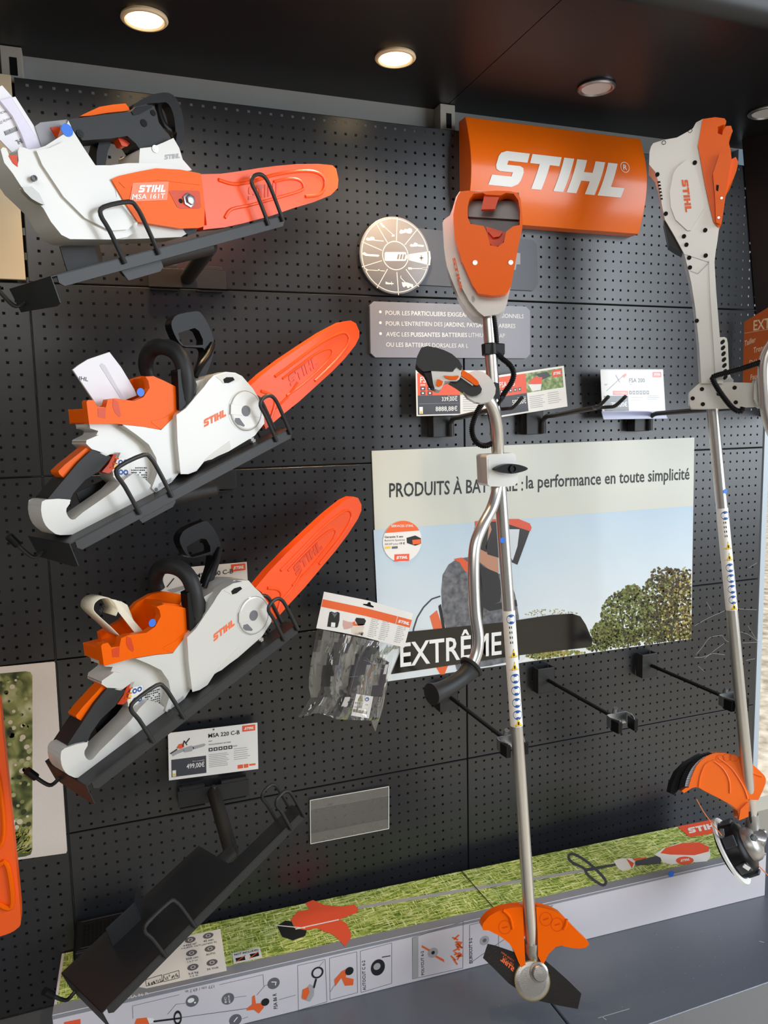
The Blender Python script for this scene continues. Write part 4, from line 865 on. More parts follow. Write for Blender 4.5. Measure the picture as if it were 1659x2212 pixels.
MB().slab(c(ring+hh+[hh[0]]), H(0), .055, M_OR).build('battery_bay', t, .005, 3)
MB().slab(c([(520, 335), (650, 372), (640, 440), (600, 470), (550, 460), (532, 385)]), H(.012), .01, M_OR2).build('bay_lip', t, .002)
MB().slab(c([(390, 110), (740, 110), (755, 340), (650, 480), (500, 470), (390, 330)]), H(.044), .006, mat('bay_grey', (92, 92, 98), .4)).build('bay_interior', t)
MB().slab(c([(400, 165), (745, 165), (745, 290), (405, 270)]), H(.036), .008, mat('bay_grey2', (118, 118, 122), .35)).build('bay_rail', t, .003)
MB().slab(c([(512, 125), (560, 120), (618, 128), (600, 160), (582, 220), (490, 222), (500, 175)]), H(.006), .012, M_OR2).build('bay_latch', t, .002)
MB().slab(c([(535, 368), (633, 370), (612, 400), (570, 408)]), H(.004), .01, M_OR2).build('eject_tab', t, .001)
for p in ((449, 576), (686, 575)): MB().lathe(hit(c([p])[0], H(0)), NH, [(-.002, 0), (-.002, .0055), (.0012, .005), (.0012, .0028), (.0005, .0028), (.0005, 0)], M_ZINC, 14).build('screw', t)
mb = MB(); mb.logo(*c([(298, 548), (352, 770), (316, 540)]), H(.0272), M_PR_OR, 1); mb.build('brand_lettering', t, smooth=False)
MB().slab(c([(425, 800), (440, 795), (450, 820), (440, 840), (428, 830)]), H(.0272), .002, M_PR_LG).build('side_slot', t)
MB().tube([hit(p, H(.045)) for p in c([(560, 885), (575, 960), (585, 1040), (590, 1110), (592, 1165), (620, 1205), (680, 1255), (705, 1310), (690, 1370), (650, 1430), (615, 1490)])], .0058, M_BLACK, 12, 5, corr=.10).build('cable_sleeve', t)
MB().tube([hit(p, PY(-.345)) for p in c([(500, 1505), (465, 1560), (440, 1620), (428, 1680), (440, 1740), (475, 1780), (520, 1790), (560, 1775)])], .0056, M_BLACK, 12, 5, corr=.10).build('cable_sleeve', t)
q = poleP((1058, 755)); ax = (pA-pB).normalized()
mb = MB(); mb.lathe(q-ax*.012, ax, [(0, .0136), (0, .0175), (.024, .0175), (.024, .0136)], M_BLACK, 28); mb.bx(q.x-.020, q.x+.028, q.y-.016, q.y-.008, q.z-.011, q.z+.011, M_BLACK); mb.tube([q+V((.020, -.006, .012)), q+V((.020, -.006, -.014))], .0095, M_BLACK, 16, 0)
mb.build('cable_clamp', t, .001)
q = poleP((1074, 880)); MB().slab([(1068, 825), (1078, 828), (1082, 880), (1085, 930), (1070, 935), (1062, 890)], PY(q.y-.012), .02, M_BLACK).build('hanger_bracket', t, .002)
# handlebar
YC = -.372
def B(x, y, d): return hit((x, y), PY(d))
hb = [B(1050, 858, -.42), B(1063, 878, -.415), B(1073, 915, -.40), B(1076, 960, -.385), B(1076, 1015, -.378), B(1074, 1055, -.378), B(1062, 1098, -.39), B(1040, 1140, -.41), B(1026, 1180, -.42), B(1023, 1240, -.43), B(1026, 1320, -.44), B(1033, 1375, -.45), B(1030, 1410, -.455), B(1018, 1440, -.46)]
MB().tube(hb, .0118, M_ALU, 22, 5).build('handlebar', t)
MB().tube([B(1020, 1442, -.458), B(1000, 1462, -.465), B(975, 1480, -.475), B(950, 1493, -.485), B(932, 1500, -.492)], [.021, .0165, .0165, .018, .0215], M_GRIP, 24, 4).build('lower_grip', t)
MB().lathe(B(1018, 1440, -.458), (B(1018, 1440, -.458)-B(1000, 1462, -.465)), [(-.004, .012), (-.004, .024), (0, .026), (.003, .024), (.003, .012)], M_GRIP, 28).build('grip_flange', t)
pk_ = PY(-.395)
MB().slab(c([(524, 1855), (545, 1848), (640, 1842), (700, 1838), (718, 1852), (735, 1980), (733, 2030), (712, 2055), (650, 2062), (548, 2060), (532, 2045)]), pk_, .045, M_WHITE).build('handlebar_clamp', t, .006, 4)
MB().slab(c([(536, 1880), (552, 1878), (556, 2010), (540, 2012)]), PY(-.3955), .001, M_WHITE2).build('clamp_seam', t)
kn = MB().slab(c(sm([(583, 1948), (610, 1928), (650, 1914), (690, 1910), (740, 1916), (785, 1930), (800, 1943), (780, 1956), (740, 1968), (690, 1976), (640, 1970), (605, 1960)], 2)), PY(-.412), .014, M_BLACK).build('wing_knob', t, .004, 3)
MB().lathe(hit(c([(697, 1943)])[0], PY(-.412)), (0, -1, 0), [(0, 0), (0, .0085), (.004, .008), (.004, .006), (.001, .006), (.001, 0)], M_BLACK, 20).build('knob_boss', kn)
# control handle
c6 = crop(880, 720, 5.82); K = lambda d: PN(hit((980, 800), PY(-.44))+V((0, 0, 0))-V((-.35, -.93, .1)).normalized()*d, (-.35, -.93, .1))
MB().slab(c6([(690, 640), (700, 560), (760, 500), (810, 480), (870, 466), (950, 482), (1030, 545), (1085, 620), (1112, 690), (1105, 760), (1070, 830), (1010, 866), (930, 878), (850, 862), (760, 810), (705, 735)]), K(.012), .022, M_WHITE).build('handle_flange', t, .009, 4)
MB().slab(c6([(500, 590), (560, 520), (690, 490), (740, 500), (850, 590), (910, 650), (938, 700), (925, 745), (880, 776), (820, 782), (750, 755), (700, 715), (620, 660)]), K(.0), .034, M_GRIP).build('control_grip', t, .010, 4)
MB().slab(c6(sm([(110, 385), (122, 290), (175, 180), (250, 160), (360, 178), (460, 210), (560, 258), (650, 338), (692, 420), (668, 470), (618, 420), (570, 482), (440, 476), (300, 470), (205, 482), (140, 430)], 1)), K(-.012), .05, M_GRIP).build('thumb_hood', t, .010, 4)
MB().slab(c6([(135, 425), (205, 480), (310, 470), (322, 560), (345, 690), (318, 690), (278, 645), (245, 570), (215, 510)]), K(-.006), .035, M_BLACK).build('trigger_guard', t, .004, 3)
MB().slab(c6([(298, 464), (570, 482), (618, 418), (672, 462), (676, 530), (655, 575), (620, 600), (530, 598), (470, 604), (430, 690), (400, 714), (345, 700), (325, 640)]), K(-.010), .04, M_WHITE).build('trigger_housing', t, .005, 4)
MB().slab(c6([(455, 530), (560, 538), (640, 530), (650, 545), (620, 582), (540, 582), (480, 560)]), K(-.013), .008, M_OR).build('switch', t, .002, 3)
MB().slab(c6([(372, 580), (400, 578), (448, 605), (436, 650), (400, 672), (358, 652)]), K(-.013), .008, M_OR).build('trigger', t, .002, 3)
MB().slab(c6([(690, 448), (715, 470), (800, 520), (880, 590), (900, 622), (890, 655), (850, 652), (780, 600), (676, 535)]), K(-.006), .014, M_OR).build('lockout_lever', t, .004, 3)
MB().slab(c6([(674, 540), (830, 645), (820, 660), (668, 552)]), K(-.004), .01, M_WHITE2).build('lever_rail', t, .001)
# labels on the pole: wrapped band with pictograms
def pole_label(t, f, u0, v0, u1, v1, items, r=.01385, side=(-.45, -.9), axis=None):
    a, b = f((u0, v0)), f((u1, v1)); mb = MB(); o0, o1 = axis; ax = (o1-o0).normalized(); a = o0+ax*(a-o0).dot(ax); b = o0+ax*(b-o0).dot(ax)
    mb.lathe(a, ax, [(0, r-.0006), (0, r), ((b-a).length, r), ((b-a).length, r-.0006)], M_CARD, 28)
    o = mb.build('pole_label', t)
    mb = MB(); n = V((side[0], side[1], 0)); n = (n-ax*n.dot(ax)).normalized(); T2 = ax.cross(n)
    L = (b-a).length
    def P(s, th, lay): return a+ax*s+(n*math.cos(th)+T2*math.sin(th))*(r+.00025*lay)
    for kind, fs_ in items:
        s0 = fs_*L
        if kind == 'b' or kind == 'w':
            R_ = .0108
            for lay, rr_, m_ in ((1, R_, M_PBLUE), (2, R_*.42, M_PR_W)):
                pts = [P(s0+rr_*math.cos(2*math.pi*k/16), rr_*math.sin(2*math.pi*k/16)/r, lay) for k in range(16)]
                cc_ = P(s0, 0, lay+.6); mb.add([cc_]+pts, [(0, 1+k, 1+(k+1) % 16) for k in range(16)], m_)
        elif kind == 'y':
            for lay, g, m_ in ((1, 1.0, M_PR_K), (2, .86, M_YEL)):
                R_ = .0118*g; tri = [(-.6, 0), (.5, 1.0), (.5, -1.0)]
                pts = [P(s0+p[1]*R_*0+(-1 if k == 0 else .6)*R_, (0 if k == 0 else (1.05 if k == 1 else -1.05))*R_/r, lay) for k, p in enumerate(tri)]
                mid_ = [P(s0+.6*R_, x_*R_/r, lay) for x_ in (-.5, 0, .5)]
                mb.add(pts[:1]+[pts[2]]+mid_+[pts[1]], [(0, 1, 2), (0, 2, 3), (0, 3, 4), (0, 4, 5)], m_)
            pts = [P(s0-.003, .12, 3), P(s0-.003, -.12, 3), P(s0+.004, -.12, 3), P(s0+.004, .12, 3)]; mb.add(pts, [(0, 1, 2, 3)], M_PR_K)
        else:
            for k in range(4): mb.add([P(s0-.018+k*.011, .45, 1), P(s0-.018+k*.011, .0, 1), P(s0-.013+k*.011, .0, 1), P(s0-.013+k*.011, .45, 1)], [(0, 1, 2, 3)], M_PR_K)
    mb.build('pictograms', o, smooth=False)
pole_label(t, poleP, 1100, 1318, 1110, 1568, [('b', .07), ('p', .2), ('y', .37), ('y', .48), ('w', .58), ('b', .685), ('w', .79), ('b', .895), ('y', .965)], side=(-.15, -.98), axis=(pA, pC))
dot(t, (1086, 1167), PY(poleP((1086, 1167)).y-.0130), .0062)
# guard, gear head, blade
c8 = crop(960, 1880, 2.373)
MB().lathe(pC-(pB-pC).normalized()*.03*-1, (pC-pB).normalized(), [(0, .0138), (0, .0178), (.035, .0185), (.075, .0195), (.076, .0)], M_CAST, 24).build('gear_neck', t)
G = lambda d: PN(hit((1150, 2080), PY(-.43))-V((-.28, -.86, .42)).normalized()*d, (-.28, -.86, .42)); GN = V((-.28, -.86, .42)).normalized()
gl = [(192, 292), (200, 270), (230, 235), (270, 212), (310, 200), (350, 192), (402, 188), (408, 330), (412, 420), (418, 520), (400, 512), (380, 470), (355, 408), (330, 372), (280, 335), (225, 308), (200, 308)]
gr_ = [(470, 186), (510, 194), (560, 208), (600, 228), (640, 268), (690, 320), (735, 362), (742, 380), (725, 396), (695, 402), (650, 398), (600, 386), (570, 394), (535, 428), (518, 460), (505, 490), (480, 440), (478, 330)]
gy = PN(hit((1150, 2000), PY(-.415)), (-.25, -.93, .25))
g_ = MB().slab(c8(gl), gy, .03, M_OR).build('blade_guard', t, .006, 4); g2 = MB().slab(c8(gr_), gy, .03, M_OR).build('blade_guard', t, .006, 4)
MB().slab(c8([(400, 188), (472, 186), (480, 340), (410, 340)]), off(gy, -.012), .02, M_OR).build('guard_bridge', t, .002)
for o_, ps_ in ((g_, [(310, 292)]), (g2, [(520, 250), (578, 278)])):
    for p in ps_: mb = MB(); mb.disc(c8([p])[0], .0145, gy, M_OR2, 1, 24, r0=.0132); mb.line(*c8([(p[0]-14, p[1]+4), (p[0]+14, p[1]-4)]), 3, gy, M_OR2, 1); mb.build('moulded_mark', o_, smooth=False)
mb = MB()
for a in ([(300, 205), (335, 240), (350, 300)], [(626, 250), (622, 280), (612, 300)]): mb.tube([hit(p, gy) for p in c8(a)], .0035, M_OR, 8, 3)
mb.build('guard_rib', t)
BO = hit(c8([(450, 570)])[0], G(0))
bp = [(222, 377), (262, 386), (360, 420), (470, 450), (520, 465), (560, 498), (640, 570), (702, 632), (684, 711), (590, 694), (480, 668), (400, 628), (330, 580), (250, 500), (198, 450)]
bl = MB().slab(c8(bp), G(.004), .002, mat('dark_blade_steel', (44, 41, 40), .38, metal=.5, bump=.3)).build('cutting_blade', t, .0005)
mb = MB(); mb.logo(*c8([(352, 520), (286, 462), (360, 500)]), G(.0035), M_PR_OR, 1); mb.text('230 x 25,4', *c8([(352, 490), (298, 444), (357, 482)]), G(.0035), M_PR_OR, 1); mb.text('11500 RPM', *c8([(352, 468), (290, 424), (357, 460)]), G(.0035), M_PR_OR, 1); mb.build('blade_print', bl, smooth=False)
MB().lathe(hit(c8([(450, 565)])[0], G(0)), GN, [(-.004, 0), (-.004, .037), (0, .0385), (.002, .037), (.004, .030), (.0045, .024), (.006, 0)], M_CAST, 40).build('thrust_plate', t, angle=10)
MB().lathe(hit(c8([(450, 565)])[0], G(0)), GN, [(-.002, .0375), (-.002, .0392), (.002, .0392), (.002, .0375)], mat('brass_edge', (205, 180, 120), .25, metal=.8), 40).build('plate_rim', t)
MB().lathe(hit(c8([(486, 526)])[0], G(-.010)), GN, [(-.03, 0), (-.03, .021), (-.002, .0205), (.000, .0165), (.008, .0160), (.010, .014), (.011, 0)], M_CAST, 32).build('gear_housing', t)
# ---------------------------------------------------------------- right line trimmer
c9 = crop(1360, 230, 3.03)
t2 = thing('line_trimmer', 'battery line trimmer with long white and orange housing, hanging at the right edge', 'line trimmer', (1.55, -.35, -.2))
def Q(d): return PN(V((1.50, -.335, 1.3))-V((-.62, -.78, .03)).normalized()*d, (-.62, -.78, .03))
a_, b_2 = poleP((1540, 895)), poleP((1624, 1768))
MB().tube([a_+(a_-b_2)*.02, b_2], .0135, M_ALU, 24, 0).build('pole', t2)
bw = [(130, 300), (140, 262), (155, 240), (225, 218), (310, 203), (370, 170), (415, 142), (435, 105), (482, 80), (560, 300), (590, 760), (575, 880), (562, 960), (556, 1020), (562, 1200), (578, 1400), (596, 1600), (612, 1812), (470, 1812), (455, 1560), (430, 1320), (405, 1160), (385, 1070), (358, 965), (290, 840), (232, 742), (212, 650), (190, 500), (170, 430), (128, 380)]
MB().slab(c9(bw), Q(0), .075, M_WHITE).build('main_housing', t2, .009, 4)
MB().slab(c9([(520, 1005), (556, 1022), (566, 1200), (582, 1400), (598, 1600), (612, 1812), (565, 1812), (545, 1500), (525, 1200)]), Q(-.002), .07, M_WHITE).build('housing_spine', t2, .003, 3)
bo = [(478, 82), (560, 70), (622, 78), (633, 96), (630, 116), (604, 122), (578, 134), (578, 176), (606, 186), (612, 160), (630, 128), (664, 126), (676, 162), (652, 205), (650, 240), (662, 290), (668, 345), (695, 330), (712, 362), (700, 420), (680, 470), (650, 520), (628, 590), (612, 700), (600, 772), (582, 790), (550, 752), (522, 640), (492, 500), (462, 330), (447, 255)]
MB().slab(c9(bo), Q(-.006), .085, M_OR).build('battery_bay', t2, .007, 4)
MB().slab(c9([(545, 440), (590, 305), (660, 310), (668, 340), (630, 560), (610, 700), (596, 770), (566, 760), (560, 600)]), Q(-.013), .02, M_OR).build('bay_cover', t2, .005, 3)
MB().slab(c9([(575, 195), (600, 215), (625, 270), (655, 285), (648, 205), (640, 170), (610, 185)]), Q(-.004), .004, M_OR2).build('bay_opening', t2)
MB().slab(c9([(568, 512), (585, 516), (580, 556), (566, 548)]), Q(-.0135), .001, M_DARK).build('embossed_mark', t2)
for p in ((602, 600), (583, 728)): MB().lathe(hit(c9([p])[0], Q(-.013)), -V((.62, .78, -.03)), [(0, 0), (0, .003), (.001, .0028), (.001, 0)], M_ZINC, 12).build('screw', t2)
# raised facet with lettering
fo = [(270, 660), (262, 560), (285, 440), (310, 400), (370, 350), (410, 380), (450, 470), (490, 640), (485, 670), (400, 810), (378, 812), (300, 740)]
MB().slab(c9(fo), Q(-.004), .006, M_WHITE).build('side_panel', t2, .0035, 3)
mb = MB(); mb.logo(*c9([(340, 480), (366, 692), (382, 478)]), Q(-.0045), M_PR_OR, 1); mb.build('brand_lettering', t2, smooth=False)
# logo runs downwards with letter tops to the right
for p in ((427, 368), (237, 702), (356, 850), (495, 810), (372, 905), (498, 976), (390, 990), (395, 1054), (182, 445), (440, 1403), (224, 238), (396, 160)):
    MB().lathe(hit(c9([p])[0], Q(-.001 if p[1] > 300 else .001)), -V((.62, .78, -.03)), [(-.003, 0), (-.003, .0048), (.0018, .0048), (.0018, .0038), (.0008, .0036), (.0008, 0)], M_DARK, 16).build('screw_hole', t2)
mb = MB()
for k in range(6): mb.slab(c9([(182+k*4, 490+k*22), (200+k*3, 488+k*22), (203+k*3, 498+k*22), (184+k*4, 500+k*22)]), Q(-.001), .004, M_DARK)
mb.build('vent_slots', t2)
MB().slab(c9([(222, 745), (240, 750), (300, 850), (362, 968), (345, 955), (310, 940), (255, 905), (240, 830)]), Q(.012), .05, M_BLACK).build('rear_vent', t2, .003)
mb = MB(); mb.line(*c9([(362, 968), (520, 1020)]), 1.3, Q(-.0005), M_PR_LG, 1); mb.line(*c9([(395, 1075), (445, 1095)]), 1.3, Q(-.0005), M_PR_LG, 1); mb.line(*c9([(445, 1095), (520, 1020)]), 1.3, Q(-.0025), M_PR_LG, 1)
mb.build('housing_seam', t2, smooth=False)
# cross bracket, clamp, handlebar
c10 = crop(1400, 640, 6.143); D_ = lambda d: PN(V((1.52, -.352, .95))+V((.62, .78, -.03)).normalized()*d, (-.62, -.78, .03))
br_ = [(700, 1138), (640, 1185), (555, 1262), (548, 1290), (552, 1440), (565, 1475), (590, 1492), (810, 1496), (960, 1490), (1440, 1460), (1490, 1440), (1500, 1150), (1400, 1150), (985, 1138), (860, 1130)]
MB().slab(c10(br_), D_(0), .05, M_WHITE).build('cross_bracket', t2, .006, 4)
for p in ((715, 1232), (592, 1355), (727, 1432), (937, 1295), (1148, 1213), (1163, 1408)):
    MB().lathe(hit(c10([p])[0], D_(0)), -V((.62, .78, -.03)), [(-.003, 0), (-.003, .0048), (.001, .0048), (.001, .0038), (.0003, .0036), (.0003, 0)], M_DARK, 16).build('screw_hole', t2)
hole_l = []
lad = MB().slab(c10([(940, 545), (1015, 540), (1045, 560), (1058, 620), (1075, 1000), (1100, 1075), (1135, 1110), (1130, 1145), (980, 1140), (955, 800)]), D_(.02), .006, M_WHITE2).build('harness_rail', t2, .001)
for k in range(7):
    y = 605+k*78; x = 985+k*6
    MB().slab(c10([(x-28, y+20), (x-20, y-10), (x+10, y-32), (x+32, y-28), (x+34, y), (x+8, y+30), (x-16, y+34)]), D_(.0192), .001, M_DARK).build('rail_hole', lad)
MB().slab(c10([(1430, 1095), (1475, 1068), (1760, 1068), (1760, 1475), (1500, 1478), (1440, 1440), (1405, 1360), (1408, 1180)]), D_(-.02), .055, M_WHITE).build('handlebar_clamp', t2, .008, 4)
MB().slab(c10([(1445, 1150), (1475, 1150), (1478, 1410), (1450, 1400)]), D_(-.0205), .001, M_PR_LG).build('clamp_seam', t2)
hp2 = [hit(p, D_(-.03)) for p in ((1700, 700), (1678, 730), (1657, 765), (1650, 800), (1652, 850), (1656, 890), (1668, 930), (1695, 975))]
MB().tube(hp2, .0135, M_ALU, 22, 5).build('handlebar', t2)
MB().tube([hit(p, D_(-.032)) for p in c10([(1500, 870), (1300, 940), (1100, 1000), (940, 1040), (870, 1068), (862, 1110), (920, 1220), (1010, 1350), (1100, 1460), (1180, 1520), (1240, 1520), (1262, 1470)])], .0062, M_BLACK, 12, 5, corr=.10).build('cable_sleeve', t2)
pole_label(t2, poleP, 1568, 1096, 1588, 1315, [('b', .07), ('p', .2), ('y', .37), ('y', .48), ('w', .58), ('b', .685), ('w', .79), ('b', .895), ('y', .965)], side=(-.28, -.95), axis=(a_, b_2))
dot(t2, (1567, 1062), PY(poleP((1567, 1062)).y-.0130), .0062)
# line head: guard, brush strip, gear, spool
c11 = crop(1340, 1560, 5.2); E = lambda d: PN(hit((1600, 1780), PY(-.41))+V((.35, .85, -.3)).normalized()*d, (-.35, -.85, .3))
gd = [(765, 735), (800, 620), (850, 500), (905, 430), (985, 375), (1070, 345), (1180, 345), (1300, 375), (1380, 410), (1480, 470), (1560, 540), (1620, 600), (1636, 640), (1632, 690), (1600, 770), (1560, 870), (1440, 1000), (1435, 900), (1300, 960), (1250, 930), (1100, 850), (960, 780), (880, 735), (840, 730), (800, 742), (715, 798), (690, 770), (735, 738)]
gd = [(765, 735), (800, 620), (850, 500), (905, 430), (985, 375), (1070, 345), (1180, 345), (1300, 375), (1380, 410), (1480, 470), (1560, 540), (1620, 600), (1636, 640), (1632, 690), (1600, 770), (1550, 875), (1440, 870), (1442, 1060), (1390, 1080), (1335, 1105), (1315, 985), (1250, 930), (1100, 850), (960, 780), (880, 735), (840, 730), (800, 742), (715, 798), (690, 770), (735, 738)]
LG = mat('bright_orange_guard', (250, 112, 30), .3, coat=.3, var=.02)
gg = MB().slab(c11(gd), E(0), .03, LG).build('line_guard', t2, .010, 4)
mb = MB()
for a in ([(880, 730), (900, 600), (960, 470), (1060, 430)], [(1040, 430), (1150, 520), (1220, 650), (1230, 800)], [(1100, 400), (1250, 520), (1380, 720), (1430, 860)], [(1390, 430), (1480, 560), (1590, 610)]): mb.tube([hit(p, E(-.0005)) for p in c11(a)], .0022, LG, 8, 4)
mb.build('moulded_rib', gg)
for p in ((1120, 410), (1200, 395), (1275, 400)): mb = MB(); mb.disc(c11([p])[0], .009, E(-.0004), M_OR2, 1, 20, sx=1.2, r0=.0083); mb.build('moulded_mark', gg, smooth=False)
MB().slab(c11([(1442, 890), (1350, 980), (1330, 1105), (1440, 1062)]), E(-.006), .01, LG).build('guard_foot', t2, .003)
bs = MB().slab(c11([(700, 560), (665, 640), (655, 760), (600, 818), (560, 800), (580, 700), (640, 570), (740, 470), (880, 385), (940, 360), (880, 420), (780, 500)]), E(.012), .03, M_BLACK).build('skirt', t2, .004)
mb = MB(); pth = sm([(725, 722), (745, 640), (790, 540), (850, 460), (930, 395), (1035, 350)], 5, False); pin = sm([(775, 725), (795, 640), (840, 540), (895, 455), (965, 395), (1060, 352)], 5, False); pot = sm([(655, 760), (680, 650), (730, 540), (800, 450), (900, 380), (1020, 342)], 5, False)
for k in range(len(pth)-1):
    for a, b2, m_, f in ((pin, pth, mat('grey_bristle_base', (176, 180, 190), .5), .72), (pth, pot, M_BLACK, .8)):
        mb.slab(c11([a[k], (a[k][0]+(a[k+1][0]-a[k][0])*f, a[k][1]+(a[k+1][1]-a[k][1])*f), (b2[k][0]+(b2[k+1][0]-b2[k][0])*f, b2[k][1]+(b2[k+1][1]-b2[k][1])*f), b2[k]]), E(.004), .02, m_)
o = mb.build('brush_strip', t2); o['kind'] = 'stuff'
pe = b_2; axd = (b_2-a_).normalized()
MB().lathe(pe, axd, [(-.012, .0138), (-.012, .0165), (.02, .0168), (.022, .0178), (.045, .0178), (.05, .016), (.1, .018), (.101, 0)], M_CAST, 26).build('gear_neck', t2)
q = pe+axd*.034; MB().tube([q+V((-.024, -.012, 0)), q+V((.024, -.012, 0))], .007, M_CAST, 14, 0).build('clamp_screw', t2)
MB().slab(c11([(1445, 1010), (1462, 1005), (1480, 1120), (1468, 1140), (1450, 1090)]), PY(poleP((1620, 1775)).y-.018), .001, M_DARK).build('neck_slot', t2)
SN = (RX*(-.74)+RD*.51+RF*.42).normalized()                       # spool axis, pointing left, down and towards the wall
GC_ = hit((1625, 1822), PY(-.415)); SO = GC_+SN*.056
MB().lathe(SO, SN, [(-.046, 0), (-.046, .044), (-.040, .056), (-.030, .062), (-.010, .066), (0, .068), (.012, .060), (.014, 0)], M_BLACK, 48).build('spool', t2, .001)
MB().lathe(SO, SN, [(-.004, .064), (-.004, .080), (.002, .081), (.004, .064)], M_PR_W, 56).build('spool_rim', t2)
MB().lathe(SO, SN, [(-.076, 0), (-.075, .020), (-.068, .034), (-.060, .0395), (-.052, .041), (-.046, .041), (-.046, 0)], M_CAST, 44).build('gear_housing', t2)
gh = hit((1640, 1806), PY(-.425)); MB().tube([pe+axd*.08, gh, GC_], .0175, M_CAST, 22, 3).build('gear_shaft', t2)
MB().lathe(hit(c11([(1505, 1300)])[0], PY(-.462)), (-.35, -.85, .3), [(-.006, 0), (-.006, .0085), (.002, .0085), (.004, .006), (.004, 0)], M_ZINC, 6).build('hex_bolt', t2)
for k in range(6):
    a = 2*math.pi*k/6+.2; U = SN.orthogonal().normalized(); W_2 = SN.cross(U); d = U*math.cos(a)+W_2*math.sin(a); e2 = SN.cross(d)
    MB().box(SO+d*.060-e2*.014-SN*.038, e2*.028, SN*.03, d*.008, mat('spool_grey', (58, 62, 70), .35)).build('spool_lug', t2, .003)
MB().slab(c11([(1110, 1215), (1160, 1215), (1170, 1290), (1140, 1310), (1105, 1290)]), PN(hit(c11([(1140, 1260)])[0], PY(-.40)), (-.7, -.6, -.3)), .006, M_PR_G).build('line_eyelet', t2, .002)
MB().slab(c11([(1400, 1600), (1465, 1640), (1440, 1672), (1375, 1630)]), PN(hit(c11([(1420, 1635)])[0], PY(-.455)), (-.35, -.85, -.2)), .003, M_PR_W).build('spool_label', t2)
MB().tube([hit(p, PY(-.41)) for p in c11([(1140, 1275), (1080, 1200), (1000, 1100), (930, 1000), (880, 910), (856, 865)])], .0012, mat('nylon_line', (226, 122, 60), .4), 8, 4).build('cutting_line', t2)
MB().tube([hit(p, PY(-.485)) for p in c11([(1550, 1610), (1620, 1680), (1690, 1760), (1760, 1850)])], .0012, mat('nylon_line', (226, 122, 60), .4), 8, 3).build('cutting_line', t2)
# ================================================================== CARDS, BAG, CARTON, REST
def card(name, label, quad, y, draw, holder=False, cat='price card', th=.0012):
    t = thing(name, label, cat, tuple(hit(quad[0], PY(y))))
    MB().slab(quad, PY(y), th, M_CARD).build('card', t)
    # bilinear position inside the card
    def P(u, v):
        a, b, c_, d = quad; return (a[0]*(1-u)*(1-v)+b[0]*u*(1-v)+c_[0]*u*v+d[0]*(1-u)*v, a[1]*(1-u)*(1-v)+b[1]*u*(1-v)+c_[1]*u*v+d[1]*(1-u)*v)
    mb = MB(); pl = PY(y)
    R = lambda u0, v0, u1, v1, m, lay=1: mb.poly([P(u0, v0), P(u1, v0), P(u1, v1), P(u0, v1)], pl, m, lay)
    T = lambda s, u0, v, u1, h, m=M_PR_K, b=False, lay=3: mb.text(s, P(u0, v), P(u1, v), P(u0, v-h), pl, m, lay, b)
    L = lambda u0, v, u1, h, m, lay=3: mb.logo(P(u0, v), P(u1, v), P(u0+.012, v-h), pl, m, lay)
    draw(R, T, L, mb, P, pl); mb.build('print', t, smooth=False)
    return t
GRN = ramp_mat('printed_garden', [(0.3, (70, 96, 44)), (0.5, (120, 148, 72)), (0.7, (190, 200, 150))], 90, .4)
TXT = M_PR_LG
def lines(R, u0, u1, v0, n, dv, h=.012, m=None):
    random.seed(int(u0*100)+n)
    for k in range(n): R(u0, v0+k*dv, u0+(u1-u0)*random.uniform(.7, 1), v0+k*dv+h, m or TXT, 2)
def icons(R, u0, v0, n, du, s, sv, m=None):
    for k in range(n): R(u0+k*du, v0, u0+k*du+s, v0+sv, m or M_PR_DG, 2); R(u0+k*du+s*.3, v0+sv*.3, u0+k*du+s*.7, v0+sv*.7, M_PR_W, 3)
def d1(R, T, L, mb, P, pl):
    R(.02, .06, .62, .55, M_PR_RED); R(.62, .06, .98, .55, GRN); R(.02, .55, .62, .97, M_PR_DG); T('FSA 60', .06, .27, .33, .13, M_PR_W, True); R(.06, .31, .13, .33, M_PR_W, 2)
    icons(R, .06, .36, 2, .1, .07, .08); icons(R, .06, .46, 2, .1, .07, .08); T('339,00€', .36, .68, .58, .09, M_PR_W, True); T('Prix conseillé', .45, .59, .58, .03, M_PR_W)
    R(.04, .73, .6, .735, M_PR_LG, 2); T('8888,88€', .27, .90, .58, .10, M_PR_W, True); R(.04, .8, .09, .95, M_PR_W, 2); R(.05, .9, .08, .94, M_YEL, 3); lines(R, .66, .96, .60, 7, .05)
card('price_card', 'orange-topped price card reading 339,00, behind the control handle', [(898, 800), (1052, 800), (1052, 895), (900, 899)], -.045, d1)
def d2(R, T, L, mb, P, pl):
    R(.02, .05, .44, .52, M_PR_RED); R(.44, .05, .97, .52, GRN); R(.02, .52, .44, .96, M_PR_DG); T('FSA 135', .06, .30, .28, .13, M_PR_W, True); icons(R, .06, .36, 5, .065, .045, .09, M_PR_G)
    T('589,00€', .22, .76, .42, .12, M_PR_W, True); T('Prix conseillé', .3, .62, .42, .03, M_PR_W); R(.82, .07, .96, .24, M_PR_RED, 2); L(.835, .19, .945, .07, M_PR_W, 4)
    mb.poly([P(.47, .28), P(.58, .16), P(.68, .2), P(.66, .36), P(.55, .34)], pl, M_PR_RED, 3); mb.poly([P(.47, .32), P(.66, .36), P(.64, .5), P(.52, .5)], pl, M_PR_W, 2); mb.poly([P(.58, .1), P(.75, .08), P(.8, .2), P(.68, .26)], pl, M_PR_DG, 2)
    lines(R, .47, .69, .62, 7, .045); lines(R, .73, .94, .6, 6, .05)
card('price_card', 'tilted price card reading 589,00 with a green garden photo', [(1068, 812), (1218, 790), (1226, 878), (1076, 902)], -.046, d2)
